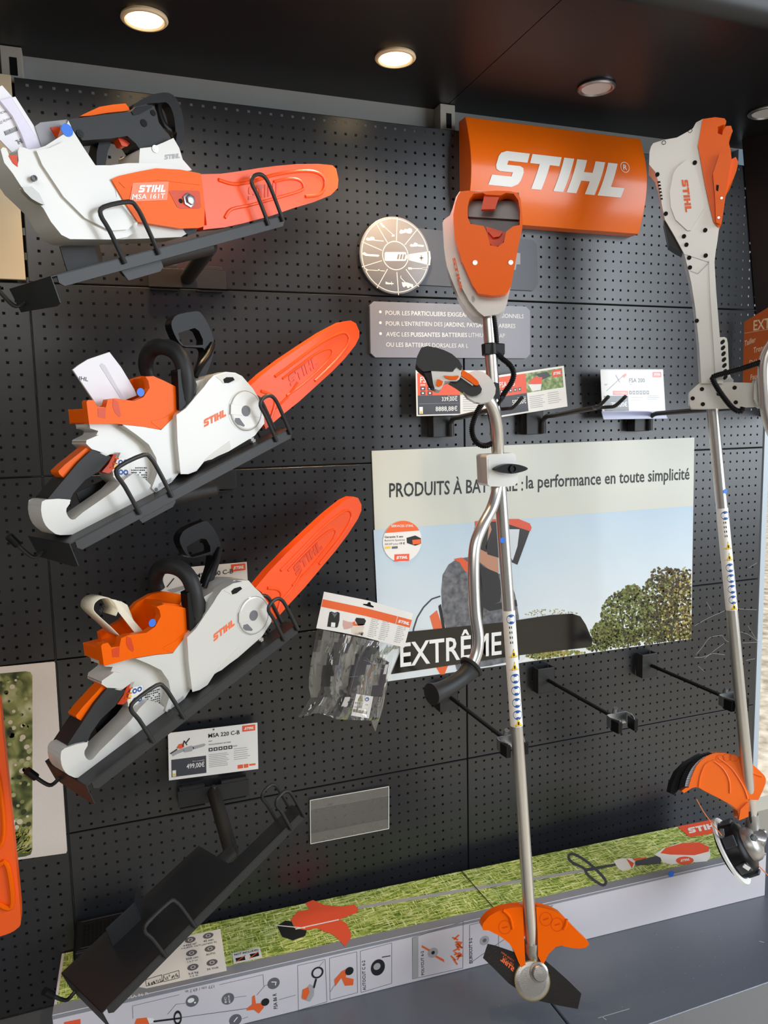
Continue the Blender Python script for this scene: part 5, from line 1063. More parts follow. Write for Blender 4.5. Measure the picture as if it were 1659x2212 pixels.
def d3(R, T, L, mb, P, pl):
    T('FSA 200', .45, .30, .70, .10, M_PR_K, True); R(.45, .34, .5, .35, M_PR_K, 2); R(.83, .05, .97, .18, M_PR_RED, 2); L(.85, .14, .95, .06, M_PR_W, 4); icons(R, .44, .5, 6, .055, .042, .09, M_PR_G)
    R(.18, .5, .42, .6, M_PR_RED, 2); T('NOUVEAU', .2, .58, .40, .06, M_PR_W, True, 4); R(.03, .62, .42, .98, M_PR_DG, 2); T('799,00€', .14, .88, .40, .11, M_PR_W, True)
    mb.line(P(.08, .5), P(.36, .14), 1.2, pl, M_PR_G, 2); mb.poly([P(.34, .14), P(.4, .08), P(.42, .12), P(.37, .2)], pl, M_PR_RED, 3); mb.line(P(.24, .12), P(.3, .3), 1.2, pl, M_PR_K, 3); T('AP', .05, .37, .1, .04, M_PR_G, True); lines(R, .44, .66, .66, 2, .06); lines(R, .72, .96, .62, 3, .04)
t = card('price_card', 'mostly white price card with a product name ending 200, right of the empty hook', [(1297, 799), (1432, 799), (1437, 888), (1302, 890)], -.045, d3)
MB().slab([(1297, 797), (1433, 797), (1438, 890), (1300, 892)], PY(-.048), .0008, clear_mat('clear_acrylic', haze=.03, rough=.15, refl=.02)).build('clear_sleeve', t)
MB().slab([(1300, 889), (1436, 888), (1442, 904), (1304, 906)], PY(-.049), .003, mat('lilac_acrylic_lip', (150, 154, 190), .15, coat=.5)).build('lower_lip', t, .0008)
def d4(R, T, L, mb, P, pl):
    T('MSA 220 C-B', .45, .20, .80, .085, M_PR_K, True); R(.45, .27, .49, .28, M_PR_K, 2); T('TRONÇONNEUSE À BATTERIE', .45, .36, .70, .025, M_PR_G, True); R(.83, .03, .975, .16, M_PR_RED, 2); L(.85, .125, .955, .055, M_PR_W, 4)
    icons(R, .45, .42, 5, .055, .045, .075); R(.72, .43, .77, .455, M_PR_LG, 2); R(.03, .57, .42, .94, M_PR_DG); T('499,00€', .2, .80, .40, .10, M_PR_W, True); T('Prix conseillé', .27, .67, .40, .022, M_PR_W)
    R(.04, .8, .08, .93, M_PR_W, 2); R(.045, .87, .075, .92, M_YEL, 3); lines(R, .45, .68, .56, 8, .037); lines(R, .73, .93, .5, 6, .045); R(.77, .86, .83, .94, M_PR_RED, 2); R(.84, .86, .89, .94, M_PR_OR, 2); R(.9, .87, .97, .91, M_PR_OR, 2)
    mb.disc(P(.51, .035), .0022, pl, M_PR_G, 2, 12)
    for pts, m_ in (([(.03, .44), (.1, .38), (.16, .36), (.18, .42), (.1, .46), (.05, .5)], M_PR_LG), ([(.09, .34), (.12, .26), (.17, .25), (.18, .33), (.14, .36)], M_PR_RED), ([(.16, .36), (.26, .32), (.29, .38), (.26, .44), (.18, .45)], M_PR_LG), ([(.27, .34), (.40, .31), (.42, .335), (.40, .37), (.28, .41)], M_PR_LG)):
        mb.poly([P(*p) for p in pts], pl, m_, 3)
    for a, b2 in (((.16, .32), (.18, .2)), ((.18, .2), (.21, .3)), ((.2, .25), (.24, .16)), ((.02, .44), (.1, .36))): mb.line(P(*a), P(*b2), 2.2, pl, M_PR_K, 4)
card('price_card', 'white price card with 499,00 below the lowest chainsaw', [(363, 1584), (556, 1561), (558, 1661), (365, 1686)], -.03, d4)
def d5(R, T, L, mb, P, pl):
    T('MSA 200 C-B', .45, .26, .85, .10, M_PR_K, True); R(.83, .03, .985, .22, M_PR_RED, 2); L(.85, .17, .965, .08, M_PR_W, 4); icons(R, .42, .52, 4, .07, .055, .09)
    mb.line(P(.14, .36), P(.22, .2), 2.2, pl, M_PR_K, 4); mb.poly([P(.14, .42), P(.42, .36), P(.43, .42), P(.2, .5)], pl, M_PR_LG, 3); lines(R, .45, .8, .42, 2, .04)
card('price_card', 'white price card half hidden behind the lower large chainsaw', [(331, 1232), (533, 1214), (537, 1290), (334, 1345)], -.03, d5)
t = thing('card_holder', 'empty clear plastic card holder on the wall right of the empty tray', 'card holder', tuple(hit((670, 1730), PY(-.003))))
clear = clear_mat('hazy_clear_plastic', haze=.16, tint=(170, 166, 158), rough=.3, refl=.03)
MB().slab([(670, 1729), (840, 1699), (840, 1790), (671, 1823)], PY(-.006), .001, clear).build('front_sheet', t, .0003)
for q in ([(670, 1729), (840, 1699), (840, 1719), (670, 1750)], [(671, 1801), (840, 1769), (840, 1790), (671, 1823)]): MB().slab(q, PY(-.0075), .0012, clear).build('channel', t, .0004)
mb = MB()
for a, b2 in (((670, 1729), (840, 1699)), ((840, 1699), (840, 1790)), ((840, 1790), (671, 1823)), ((671, 1823), (670, 1729))): mb.line(a, b2, 1.3, PY(-.0078), M_CARD, 1)
mb.poly([(708, 1738), (720, 1736), (720, 1739), (708, 1741)], PY(-.0078), M_PR_G, 1)
mb.build('edge', t, smooth=False)
# ------------------------------------------------------------------ bagged adapter on a peg
cb = crop(630, 1260, 5.925)
yb = -.075
pg = thing('peg_hook', 'thin metal peg holding the bagged battery adapter', 'wall hook', tuple(hit(cb([(905, 655)])[0], PY(0))))
P0 = hit(cb([(908, 660)])[0], PY(-.105)); P1 = hit(cb([(1000, 235)])[0], PY(-.02))
P1 = V((P0.x, -.004, P0.z+.0)); MB().tube([(P0.x, -.002, P0.z+.0), (P0.x, -.10, P0.z), tuple(P0+V((0, 0, .006)))], .0028, M_ZINC, 10, 0).build('peg', pg)
t = thing('packaged_adapter', 'black battery adapter in a clear bag with white and orange header card', 'packaged product', tuple(P0))
mb = MB(); hd = [(415, 108), (1000, 225), (1555, 388), (1440, 825), (930, 690), (640, 630), (315, 575)]
MB().slab(cb(hd), PY(yb-.012), .0008, M_CARD).build('header_card', t)
mb = MB(); pl = PY(yb-.012)
mb.poly(cb([(400, 203), (1000, 330), (1540, 470), (1512, 570), (950, 420), (380, 300)]), pl, M_OR and M_PR_OR, 1)
mb.logo(*cb([(1358, 500), (1500, 536), (1375, 465)]), pl, M_PR_W, 3); mb.line(*cb([(1356, 425), (1330, 520)]), 1, pl, M_PR_W, 3)
mb.poly(cb(sm([(912, 275), (920, 262), (965, 265), (985, 240), (1010, 245), (1015, 275), (1052, 295), (1048, 312), (1000, 302)], 1)), pl, M_DARK, 2)
mb.poly(cb([(485, 370), (510, 360), (550, 378), (590, 365), (615, 380), (612, 470), (590, 560), (575, 568), (455, 555), (470, 450)]), pl, M_PR_K, 2)
mb.poly(cb([(510, 372), (550, 390), (590, 378), (550, 440)]), pl, M_PR_G, 3); mb.poly(cb([(508, 500), (560, 505), (555, 562), (502, 556)]), pl, M_PR_W, 3)
mb.poly(cb([(812, 470), (830, 440), (930, 450), (952, 480), (930, 535), (850, 540)]), pl, M_PR_K, 3); mb.poly(cb([(780, 500), (812, 485), (815, 515), (850, 525), (920, 520), (915, 545), (790, 545)]), pl, M_PR_OR, 3)
mb.poly(cb([(660, 470), (720, 490), (790, 500), (780, 560), (720, 585), (670, 590), (655, 540)]), pl, mat('printed_hand', (214, 170, 160), .5), 2); mb.poly(cb([(760, 560), (930, 550), (900, 665), (770, 640)]), pl, mat('printed_beige', (226, 214, 198), .5), 1)
random.seed(9)
for (x, y, n) in ((1020, 460, 10), (1160, 495, 10), (1355, 555, 9)):
    for k in range(n):
        a = (x-k*6, y+k*24); L_ = random.uniform(75, 110); mb.text(random.choice(['Adaptor AP', 'Adapter AP', 'Adaptateur AP', 'Adaptér AP']), *cb([a, (a[0]+L_, a[1]+L_*.22), (a[0]+3, a[1]-12)]), pl, M_PR_G, 1)
mb.build('card_print', t, smooth=False)
ad_ = [(830, 960), (850, 930), (960, 935), (1060, 1030), (1130, 1040), (1180, 985), (1250, 1010), (1215, 1200), (1180, 1400), (1130, 1690), (1110, 1745), (640, 1680), (700, 1450), (780, 1150)]
o = MB().slab(cb(ad_), PY(yb-.006), .03, mat('purplish_black_plastic', (34, 28, 38), .35)).build('adapter_body', t, .003, 3)
MB().slab(cb([(520, 700), (760, 690), (800, 930), (780, 1150), (640, 1660), (560, 1400), (560, 1180), (520, 1080), (540, 880)]), PY(yb+.012), .012, mat('smoky_dark_insert', (46, 46, 50), .3)).build('folded_insert', t, .003)
mb = MB(); pl = PY(yb-.0062)
for k in range(5):
    for x in (690, 1065): mb.slab(cb([(x+60-k*9, 1440+k*34), (x+108-k*9, 1446+k*34), (x+104-k*9, 1464+k*34), (x+54-k*9, 1458+k*34)]), PY(yb-.0075), .0015, M_DARK)
mb.build('vent_slots', o)
mb = MB()
for a in ([(905, 1190), (1010, 1200), (1030, 1280), (930, 1270)], [(740, 1200), (850, 1190), (840, 1250)], [(920, 980), (1000, 1010), (1120, 1040)], [(860, 940), (800, 1180), (740, 1420)], [(960, 960), (1050, 1060), (1180, 1100)]): mb.tube([hit(p, PY(yb-.0065)) for p in cb(a)], .0008, M_PR_G, 6, 0)
mb.build('moulded_line', o)
lb2 = MB().slab(cb([(828, 1416), (1045, 1450), (990, 1730), (762, 1692)]), PY(yb-.0078), .0004, M_CARD).build('adapter_label', t)
mb = MB(); pl = PY(yb-.0078); mb.poly(cb([(842, 1500), (914, 1510), (885, 1438)]), pl, M_PR_K, 1); mb.poly(cb([(854, 1496), (904, 1503), (884, 1450)]), pl, M_YEL, 2); mb.poly(cb([(880, 1465), (888, 1466), (884, 1492), (878, 1491)]), pl, M_PR_K, 3); mb.disc(cb([(965, 1485)])[0], .0055, pl, M_PBLUE, 1, 22); mb.disc(cb([(963, 1488)])[0], .0022, pl, M_PR_W, 2, 10)
mb.logo(*cb([(810, 1538), (890, 1552), (814, 1518)]), pl, M_PR_K, 1); mb.text('CE', *cb([(940, 1560), (975, 1566), (943, 1542)]), pl, M_PR_K, 1, True)
for k in range(22): x = 790+k*8.2; mb.poly(cb([(x, 1605+k*1.5), (x+random.choice([2, 4, 5]), 1606+k*1.5), (x-4+random.choice([2, 4]), 1645+k*1.5), (x-8, 1644+k*1.5)]), pl, M_PR_K, 1)
for k in range(3): mb.line(*cb([(800, 1572+k*9), (900, 1588+k*9)]), .6, pl, M_PR_G, 1)
mb.build('label_print', lb2, smooth=False)
# the crumpled bag: a folded surface, faceted by its creases
bagm = clear_mat('clear_bag', haze=.05, rough=.10, bump=.012, bs=14, refl=.10)
left_e = [(325, 585), (290, 800), (240, 1050), (218, 1310), (245, 1460), (165, 1590), (85, 1700), (120, 1722)]
rows_ = [((322, 580), (1440, 820)), ((300, 720), (1380, 850)), ((270, 880), (1300, 920)), ((240, 1050), (1280, 1040)), ((222, 1200), (1250, 1160)), ((220, 1330), (1225, 1300)), ((245, 1460), (1195, 1450)), ((170, 1580), (1165, 1600)), ((85, 1700), (1130, 1720)), ((110, 1724), (1110, 1760))]
NU = 26; vs = []; fs = []; random.seed(21)
for r_, (a, b2) in enumerate(rows_):
    for k in range(NU+1):
        u = k/NU; x = a[0]+(b2[0]-a[0])*u; y = a[1]+(b2[1]-a[1])*u
        if r_ >= 7: y = y-(110 if r_ > 7 else 40)*math.exp(-((u-.42)/.12)**2)*1.0 if False else y-60*math.sin(math.pi*min(1, u*2.2))*(r_-6)/3*(1 if u < .45 else 0)
        d = yb-.012-.012*math.sin(math.pi*u)-.006*math.sin(u*17+r_*.7)-random.uniform(0, .005)
        vs.append(hit(cb([(x, y)])[0], PY(d)))
for r_ in range(len(rows_)-1):
    for k in range(NU): i0 = r_*(NU+1)+k; fs.append((i0, i0+1, i0+NU+2, i0+NU+1))
n0 = len(vs); vs += [hit(p, PY(yb-.01)) for p in cb([(1010, 1740), (1125, 1735), (1070, 1900)])]; fs.append((n0, n0+1, n0+2))
MB().add(vs, fs, bagm).build('plastic_bag', t, smooth=True, angle=12)
# ------------------------------------------------------------------ long carton
K0, K1 = V((-.042, -.197, -.28)), V((1.755, -.293, -.28)); ed = (K1-K0); el = ed.length; ex = ed.normalized(); ey = V((-ex.y, ex.x, 0)); dep = .195; hgt = .1235
t = thing('long_carton', 'long carton with grass photo on top and grey-white printed side, on the plinth', 'box', tuple(K0+V((0, 0, -hgt))))
K0b = K0
kraft = mat('kraft_edge', (196, 176, 150), .7); KW = mat('lilac_white_carton', (214, 210, 216), .5, coat=.05, var=.02, bscale=30)
MB().box(K0+V((0, 0, -hgt)), ex*el, ey*dep, V((0, 0, hgt)), KW).build('carton_body', t, .0015)
top = PZ(-.28); fro = PN(K0, -ey)
def TP(s, d): P = K0+ex*s+ey*d; return uvof(P)
def uvof(P): d = P-CP; z = d.dot(RF); return (CW/2+F*d.dot(RX)/z, CH/2+F*d.dot(RD)/z)
grass = bpy.data.materials.new('printed_grass'); grass.use_nodes = True; nt = grass.node_tree; bb = nt.nodes['Principled BSDF']; tc = nt.nodes.new('ShaderNodeTexCoord')
outs = []
for k, (sc_, rot) in enumerate((((34, 260, 1), .55), ((30, 240, 1), -.7), ((260, 40, 1), .25), ((28, 230, 1), .1))):
    mp = nt.nodes.new('ShaderNodeMapping'); mp.inputs['Rotation'].default_value = (0, 0, rot); mp.inputs['Scale'].default_value = sc_; mp.inputs['Location'].default_value = (k*3.3, k, 0)
    nt.links.new(tc.outputs['Object'], mp.inputs[0]); z_ = nt.nodes.new('ShaderNodeTexNoise'); z_.inputs['Scale'].default_value = 1.0; z_.inputs['Detail'].default_value = 2; z_.inputs['Distortion'].default_value = .8; nt.links.new(mp.outputs[0], z_.inputs[0]); outs.append(z_.outputs['Fac'])
acc = outs[0]
for o_ in outs[1:]:
    mm = nt.nodes.new('ShaderNodeMath'); mm.operation = 'MAXIMUM'; nt.links.new(acc, mm.inputs[0]); nt.links.new(o_, mm.inputs[1]); acc = mm.outputs[0]
cr_ = nt.nodes.new('ShaderNodeValToRGB'); e = cr_.color_ramp.elements; e[0].position = .42; e[0].color = lin((50, 70, 26)); e[1].position = .70; e[1].color = lin((236, 240, 190))
for p_, c_ in ((.53, (112, 140, 50)), (.59, (172, 192, 88)), (.66, (222, 228, 150))): q_ = e.new(p_); q_.color = lin(c_)
nt.links.new(acc, cr_.inputs[0]); nt.links.new(cr_.outputs[0], bb.inputs['Base Color']); bb.inputs['Roughness'].default_value = .4
mb = MB(); mb.poly([TP(.006, .030), TP(el-.004, .024), TP(el-.004, dep-.001), TP(.006, dep-.001)], top, grass, 1); mb.build('grass_print', t, smooth=False)
mb = MB(); gb = mat('grey_band_print', (140, 142, 150), .45); mb.poly([TP(.001, .001), TP(el-.001, .001), TP(el-.001, .024), TP(.001, .030)], top, gb, 1); mb.poly([uvof(K0+V((0, 0, -.001))), uvof(K1+V((0, 0, -.001))), uvof(K1+V((0, 0, -.006))), uvof(K0+V((0, 0, -.010)))], fro, gb, 1)
mb.build('grey_band', t, smooth=False)
ct = crop(560, 1740, 1.5096); cz = crop(100, 1900, 2.765); cy = crop(1340, 1560, 5.2); cx = crop(1250, 1650, 4.0562)
mb = MB(); M1 = M_PR_RED; TPN = top
def tq(pts, m, lay=2): mb.poly(pts, top, m, lay)
tq(ct([(0, 355), (0, 0)]) if False else cz([(540, 640), (400, 690), (600, 380), (820, 345), (1040, 293), (1078, 545), (600, 650)]), M_PR_W, 2)
tq(ct([(320, 328), (870, 238), (1062, 207), (1064, 216), (870, 248), (322, 338)]), M_PR_LG, 2)
tq(ct([(150, 318), (175, 308), (215, 325), (270, 330), (310, 322), (324, 340), (318, 350), (290, 360), (262, 372), (285, 385), (297, 410), (300, 430), (280, 460), (262, 440), (240, 420), (210, 410), (190, 400), (150, 406), (118, 400), (103, 372), (125, 345), (165, 338)]), M1, 4)
tq(ct([(58, 392), (85, 375), (105, 378), (115, 400), (155, 408), (150, 425), (110, 440), (75, 428)]), M_PR_K, 3); mb.line(*ct([(50, 390), (150, 400)]), 2, top, M_PR_W, 5); mb.line(*ct([(118, 403), (260, 372)]), 2.4, top, M_PR_W, 6)
for s_, e_ in (((10, 1), (10, 1)),): pass
# handle loop and motor unit printed near the right end
lp = sm([(1008, 165), (1025, 158), (1065, 180), (1105, 215), (1130, 245), (1125, 260), (1105, 252), (1070, 225), (1060, 205), (1020, 185)], 3)
for a, b2 in zip(lp, lp[1:]+lp[:1]): mb.line(*ct([a, b2]), 5.5, top, M_PR_DG, 4)
tq(ct([(1062, 205), (1165, 188), (1165, 196), (1064, 216)]), M_PR_DG, 3)
tq(ct([(1155, 180), (1180, 172), (1215, 172), (1226, 182), (1222, 202), (1185, 214), (1170, 205)]), M_PR_W, 5); tq(ct([(1196, 172), (1222, 188), (1215, 205), (1207, 190)]), M1, 6)
tq(ct([(1224, 182), (1310, 160), (1310, 190), (1228, 196)]), M_PR_DG, 3); tq(ct([(1215, 174), (1262, 168), (1262, 172), (1220, 180)]), M1, 5)
tq(ct([(1288, 160), (1318, 140), (1370, 122), (1430, 120), (1466, 132), (1472, 165), (1460, 182), (1340, 192), (1315, 185), (1308, 170)]), M_PR_W, 4)
tq(ct([(1308, 155), (1325, 138), (1380, 122), (1435, 120), (1468, 135), (1466, 150), (1420, 162), (1340, 160)]), M1, 5)
mb.disc(ct([(1388, 179)])[0], .017, top, M1, 6, 24, sx=1.5); mb.logo(*ct([(1374, 184), (1404, 179), (1375, 176)]), top, M_PR_W, 8)
tq(cy([(640, 1172), (1075, 1085), (1160, 1180), (1160, 1230), (780, 1292)]), M1, 4); mb.logo(*cy([(775, 1250), (1140, 1175), (752, 1190)]), top, M_PR_W, 6)
tq(cz([(1110, 440), (1275, 405), (1290, 465), (1120, 505)]), M_PR_W, 3); mb.text('NOT INCLUDED', *cz([(1125, 455), (1270, 424), (1123, 443)]), top, M_PR_K, 5, True)
for q in ([(1130, 470), (1185, 458), (1190, 480), (1135, 490)], [(1215, 445), (1268, 435), (1272, 455), (1222, 468)]): tq(cz(q), M_PR_K, 4)
for q in (((1135, 492), (1190, 452)), ((1215, 470), (1268, 430))): mb.line(*cz(q), 1.6, top, M1, 6)
for (x, y) in ((860, 360), (967, 335), (868, 438), (978, 412), (876, 523), (990, 495)): mb.disc(cz([(x, y)])[0], .0105, top, M_PR_G, 3, 24, sx=1.15); mb.disc(cz([(x, y)])[0], .0055, top, M_PR_W, 4, 12, r0=.004)
for s_, a, b2, h in (('+450 m²', (820, 402), (900, 385), 12), ('45 min', (940, 375), (1000, 362), 12), ('350 cm', (835, 482), (908, 466), 12), ('AUTO', (955, 455), (1010, 443), 12), ('3,4 kg', (850, 570), (910, 556), 12), ('36 Volt', (960, 543), (1030, 528), 12), ('+4,800 sq.ft', (806, 418), (925, 392), 9), ('(AP300 S)', (930, 395), (1018, 375), 9), ('13,7 in', (845, 497), (905, 483), 9), ('7,5 lb', (858, 585), (908, 573), 9)):
    mb.text(s_, *cz([a, b2, (a[0]-2, a[1]-h)]), top, M_PR_G, 4, h > 10)
for q in ([(594, 598), (690, 568), (692, 610), (598, 636)], [(700, 570), (792, 542), (796, 585), (702, 610)]):
    z_ = cz(q)
    for a, b2 in zip(z_, z_[1:]+z_[:1]): mb.line(a, b2, 1, top, M_PR_K, 4)
random.seed(4)
for k in range(46): x = random.uniform(603, 788); y = 632-(x-600)*.27-random.uniform(2, 26)*(1 if x > 700 else .6); mb.line(*cz([(x, y+8), (x+random.uniform(-5, 5), y-3)]), .9, top, M_PR_K, 4)
mb.text('FSA 86 R', *cz([(488, 712), (612, 686), (485, 696)]), top, M_PR_W, 3, True)
mb.build('product_print', t, smooth=False)
mb = MB()
def fq(pts, m, lay=1): mb.poly(pts, fro, m, lay)
def frame(z_, m=M_PR_G, w_=1.0):
    for a, b2 in zip(z_, z_[1:]+z_[:1]): mb.line(a, b2, w_, fro, m, 1)
frame(ct([(125, 522), (215, 502), (221, 640), (128, 668)])); frame(ct([(229, 498), (318, 477), (321, 610), (231, 634)])); frame(ct([(330, 475), (432, 448), (432, 580), (332, 610)]))
frame(ct([(499, 432), (665, 378), (664, 530), (500, 566)])); fq(ct([(499, 432), (519, 428), (519, 562), (500, 566)]), M_PR_LG); frame(ct([(686, 390), (958, 326), (958, 370), (686, 515)])[:2]+ct([(686, 515)]))
def vt(s_, a, b2, tp_, m=M_PR_K, b=True): mb.text(s_, *ct([a, b2, tp_]), fro, m, 2, b)
vt('FSA 86 R', (60, 662), (56, 612), (48, 664)); vt('AUTOCUT C 6-2', (348, 602), (345, 505), (338, 604)); vt('POLYCUT 6-2', (538, 552), (536, 474), (529, 554)); vt('DUROCUT 5-2', (696, 514), (694, 432), (686, 516))
mb.disc(ct([(387, 528)])[0], .020, fro, M_PR_K, 2, 28, sx=.85); mb.disc(ct([(384, 525)])[0], .0085, fro, M_PR_LG, 3, 20); mb.line(*ct([(400, 495), (428, 490)]), 2, fro, M_PR_K, 2)
mb.disc(ct([(567, 480)])[0], .0125, fro, M_PR_LG, 3, 20); mb.disc(ct([(567, 480)])[0], .0045, fro, M_PR_K, 4, 12); fq(ct([(530, 455), (560, 472), (558, 478), (530, 462)]), M_PR_OR, 2); fq(ct([(572, 486), (602, 502), (604, 511), (570, 492)]), M_PR_OR, 2)
random.seed(6)
for k in range(16):
    x, y = random.uniform(622, 652), random.uniform(430, 505); a = random.uniform(-1, 1); mb.line(*ct([(x, y), (x+20*math.cos(a), y+26*math.sin(a))]), 3.2, fro, M_PR_OR, 3)
mb.disc(ct([(735, 440)])[0], .012, fro, M_PR_LG, 2, 22); mb.disc(ct([(735, 440)])[0], .005, fro, M_PR_G, 3, 14)
mb.build('accessory_print', t, smooth=False); mb = MB()
fq(ct([(165, 582), (180, 590), (178, 620), (165, 640), (140, 632), (140, 615)]), M_PR_LG, 2); fq(ct([(142, 600), (160, 592), (164, 610), (152, 634), (138, 628)]), M_PR_OR, 3); mb.line(*ct([(178, 595), (186, 565)]), 4, fro, M_PR_K, 3); mb.disc(ct([(190, 545)])[0], .014, fro, M_PR_K, 3, 24, r0=.010); mb.line(*ct([(192, 530), (210, 508)]), 1.6, fro, M_PR_LG, 2)
fq(ct([(245, 568), (270, 540), (290, 530), (282, 560), (308, 566), (306, 586), (280, 588), (268, 562), (248, 590)]), M_PR_OR, 3); mb.disc(ct([(294, 540)])[0], .010, fro, M_PR_K, 4, 20); mb.line(*ct([(232, 608), (262, 560)]), 1.8, fro, M_PR_LG, 2)
mb.line(*cz([(800, 825), (1215, 768)]), 1.3, fro, M_PR_G, 2); fq(cz([(528, 858), (540, 830), (600, 824), (625, 840), (618, 863), (528, 863)]), M_PR_OR, 2); fq(cz([(600, 824), (640, 830), (650, 850), (615, 862)]), M_PR_W, 3); mb.line(*cz([(640, 848), (800, 828)]), 4, fro, M_PR_K, 3); mb.disc(cz([(785, 826)])[0], .017, fro, M_PR_K, 3, 24, sx=.5, r0=.011)
fq(cz([(1198, 770), (1230, 745), (1230, 700), (1245, 690), (1252, 740), (1290, 738), (1300, 765), (1270, 800), (1240, 778), (1200, 782)]), M_PR_OR, 3); mb.disc(cz([(1308, 732)])[0], .009, fro, M_PR_K, 4, 20)
for p in ((872, 725), (1085, 712), (1358, 620), (1130, 838)): mb.disc(cz([p])[0], .0135, fro, M_PR_G, 2, 26)
mb.text('EC', *cz([(1078, 735), (1074, 700), (1066, 737)]), fro, M_PR_W, 3, True); mb.text('MOTOR', *cz([(1100, 735), (1094, 690), (1090, 737)]), fro, M_PR_W, 3, True)
mb.disc(cz([(864, 722)])[0], .0055, fro, M_PR_W, 3, 14, sx=1.3); mb.disc(cz([(888, 735)])[0], .0022, fro, M_PR_W, 3, 10); mb.line(*cz([(1345, 612), (1375, 612)]), 2, fro, M_PR_W, 3); mb.line(*cz([(1372, 612), (1368, 632)]), 2, fro, M_PR_W, 3); mb.line(*cz([(1120, 850), (1142, 822)]), 2, fro, M_PR_W, 3)
mb.text('177 cm / 69.7 in', *cz([(1002, 628), (830, 662), (1005, 646)]), fro, M_PR_G, 2)
for a, b2 in (((515, 755), (795, 688)), ((515, 755), (518, 830)), ((1035, 628), (1295, 568)), ((1295, 568), (1300, 640)), ((725, 805), (775, 745)), ((775, 745), (832, 738)), ((1125, 705), (1195, 695)), ((1258, 690), (1308, 632)), ((1308, 632), (1330, 628)), ((1390, 718), (1490, 690)), ((1170, 832), (1205, 820))): mb.line(*cz([a, b2]), .8, fro, M_PR_G, 2)
mb.build('side_print', t, smooth=False)
mb = MB(); fq(cz([(106, 852), (204, 832), (206, 900), (108, 920)]), M1, 2); mb.build('corner_mark', t, smooth=False)
mb = MB(); mb.slab(_circ((1450, 1888), .0085, fro), fro, .0004, M_BLUE, .0005); o = mb.build('round_sticker', t); o['label'] = 'round blue sticker'
mb = MB(); mb.line(uvof(K0+ex*1.0+ey*0.0), uvof(K0+ex*.985+ey*dep), 2, top, mat('box_joint', (52, 62, 34), .6), 9); mb.line(uvof(K0+ex*1.0), uvof(K0+ex*1.0+V((0, 0, -hgt))), 1.2, fro, M_PR_LG, 3); mb.build('joint_line', t, smooth=False)
# ------------------------------------------------------------------ black ventilated charger on the carton
ck = crop(0, 1780, 5.12)
yv = -.055
t = thing('battery_charger', 'black ventilated plastic unit on the left end of the carton, behind the empty tray', 'charger', (.05, -.08, -.28))
MB().bx(.0, .155, -.125, -.006, -.2795, -.205, M_BLACK).build('housing', t, .008, 4)
mb = MB()
for r_ in range(9):
    for k in range(6): mb.bx(.020+r_*.0085, .0255+r_*.0085, -.108+k*.013, -.099+k*.013, -.2055, -.2042, M_DARK)
mb.build('vent_grille', t)
mb = MB(); mb.tube([(.015, -.02, -.2045), (.14, -.02, -.2045)], .0012, M_GRIP, 6, 0); mb.tube([(.015, -.115, -.2045), (.14, -.115, -.2045)], .0012, M_GRIP, 6, 0); mb.build('edge_ridge', t)
# ------------------------------------------------------------------ orange cover hanging at the left edge
t = thing('hanging_bar_cover', 'large orange plastic bar cover hanging at the lower left edge of the photo', 'bar cover', tuple(hit((0, 1800), PY(-.30))))
ph = PY(-.30)
MB().slab(sm([(-70, 1480), (-8, 1500), (6, 1590), (18, 1700), (28, 1800), (38, 1900), (45, 1985), (38, 2005), (10, 2020), (-40, 2030), (-80, 2020)], 3), ph, .03, mat('matt_orange_plastic', (244, 90, 14), .42, bump=.2, bscale=900)).build('cover_shell', t, .012, 5)
mb = MB(); mb.tube([hit(p, PY(-.302)) for p in ((-20, 1600), (0, 1700), (8, 1800), (-10, 1838), (-40, 1845))], .004, M_OR, 8, 4); mb.tube([hit(p, PY(-.302)) for p in ((-30, 1900), (8, 1862), (22, 1900), (24, 1960), (-10, 1950), (-40, 1930))], .005, M_OR, 8, 4)
mb.build('moulded_rib', t)
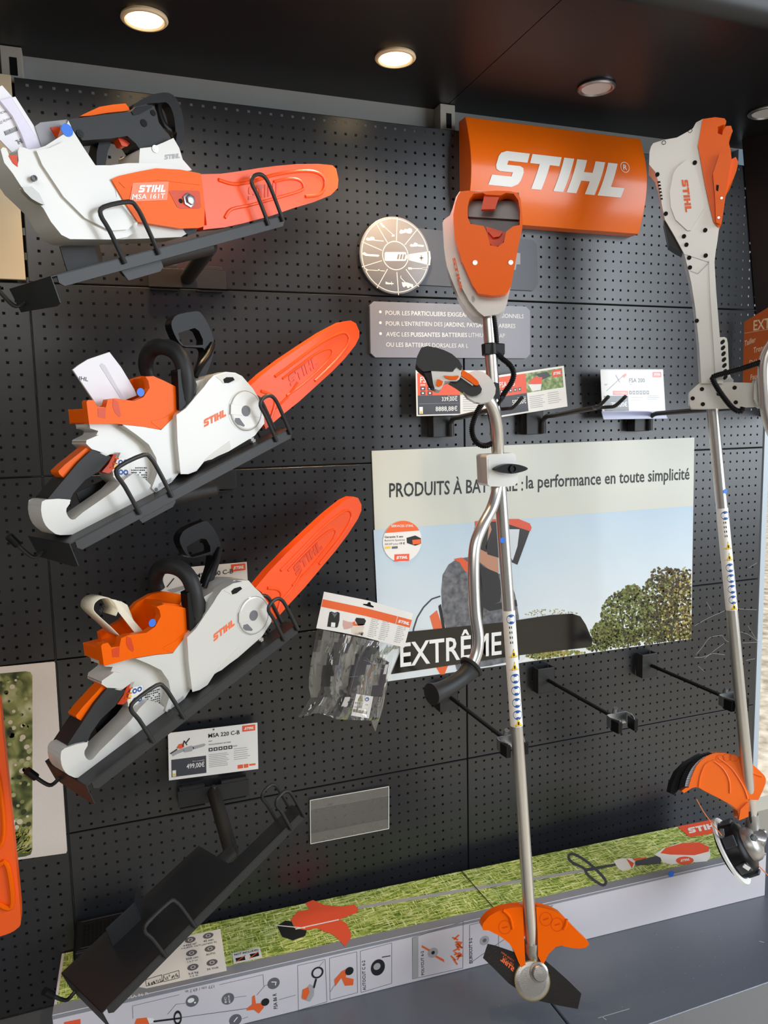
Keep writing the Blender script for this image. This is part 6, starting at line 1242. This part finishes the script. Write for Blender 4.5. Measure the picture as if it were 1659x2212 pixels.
MB().slab([(-60, 1440), (-40, 1440), (-38, 1500), (-60, 1500)], PY(-.285), .006, M_BLACK).build('hang_strap', t)
# ------------------------------------------------------------------ orange sign on the right cheek panel
cs2 = crop(1559, 560, 5.03)
t = thing('side_sign', 'orange sign with white French words on the dark panel at the right edge', 'sign', (1.9, -.1, 1.1))
ch = PN((1.877, -.03, 1.2), (-.93, -.37, 0))
MB().slab(cs2([(243, 680), (620, 455), (620, 1420), (228, 1420)]), ch, .006, mat('brown_orange_board', (176, 84, 34), .5, var=.06)).build('board', t, .001)
mb = MB()
def st(s_, a, b2, h, bo=True): mb.text(s_, *cs2([a, b2, (a[0]+2, a[1]-h)]), ch, mat('cream_print', (222, 200, 170), .5), 2, bo)
st('EXTRÊME', (344, 775), (780, 706), 110); st('Tailler', (246, 945), (368, 896), 58); st('Tronçonner', (344, 1022), (590, 945), 62, True); st('Débroussailler', (300, 1150), (640, 1080), 52, True); st('Faucher', (312, 1312), (470, 1272), 58)
mb.line(*cs2([(245, 805), (620, 740)]), .8, ch, mat('cream_print', (222, 200, 170), .5), 2)
mb.build('lettering', t, smooth=False)
# ------------------------------------------------------------------ cobwebs near the right trimmer
mb = MB(); wb = mat('cobweb_thread', (170, 170, 172), .6); cw = crop(1500, 1180, 5.027)
for a in ([(15, 1180), (90, 1090), (170, 990), (290, 970), (300, 965)], [(300, 965), (340, 1020), (380, 1042)], [(0, 865), (150, 780), (330, 700)], [(0, 1210), (110, 1200), (200, 1165), (330, 1180)], [(500, 930), (590, 960), (700, 1040)], [(580, 860), (640, 960), (690, 1030)], [(110, 1220), (220, 1130), (330, 1050)], [(560, 1240), (660, 1220)], [(470, 680), (680, 690)], [(590, 235), (640, 205), (680, 180)], [(130, 600), (180, 690)], [(40, 1300), (110, 1360)], [(520, 1050), (700, 1040)]):
    mb.tube([hit(p, PY(-.012)) for p in cw(a)], .00045, wb, 5, 3)
o = mb.build('cobweb'); tag(o, 'thin white cobweb threads on the panels behind the right trimmer', 'cobweb', kind='stuff')
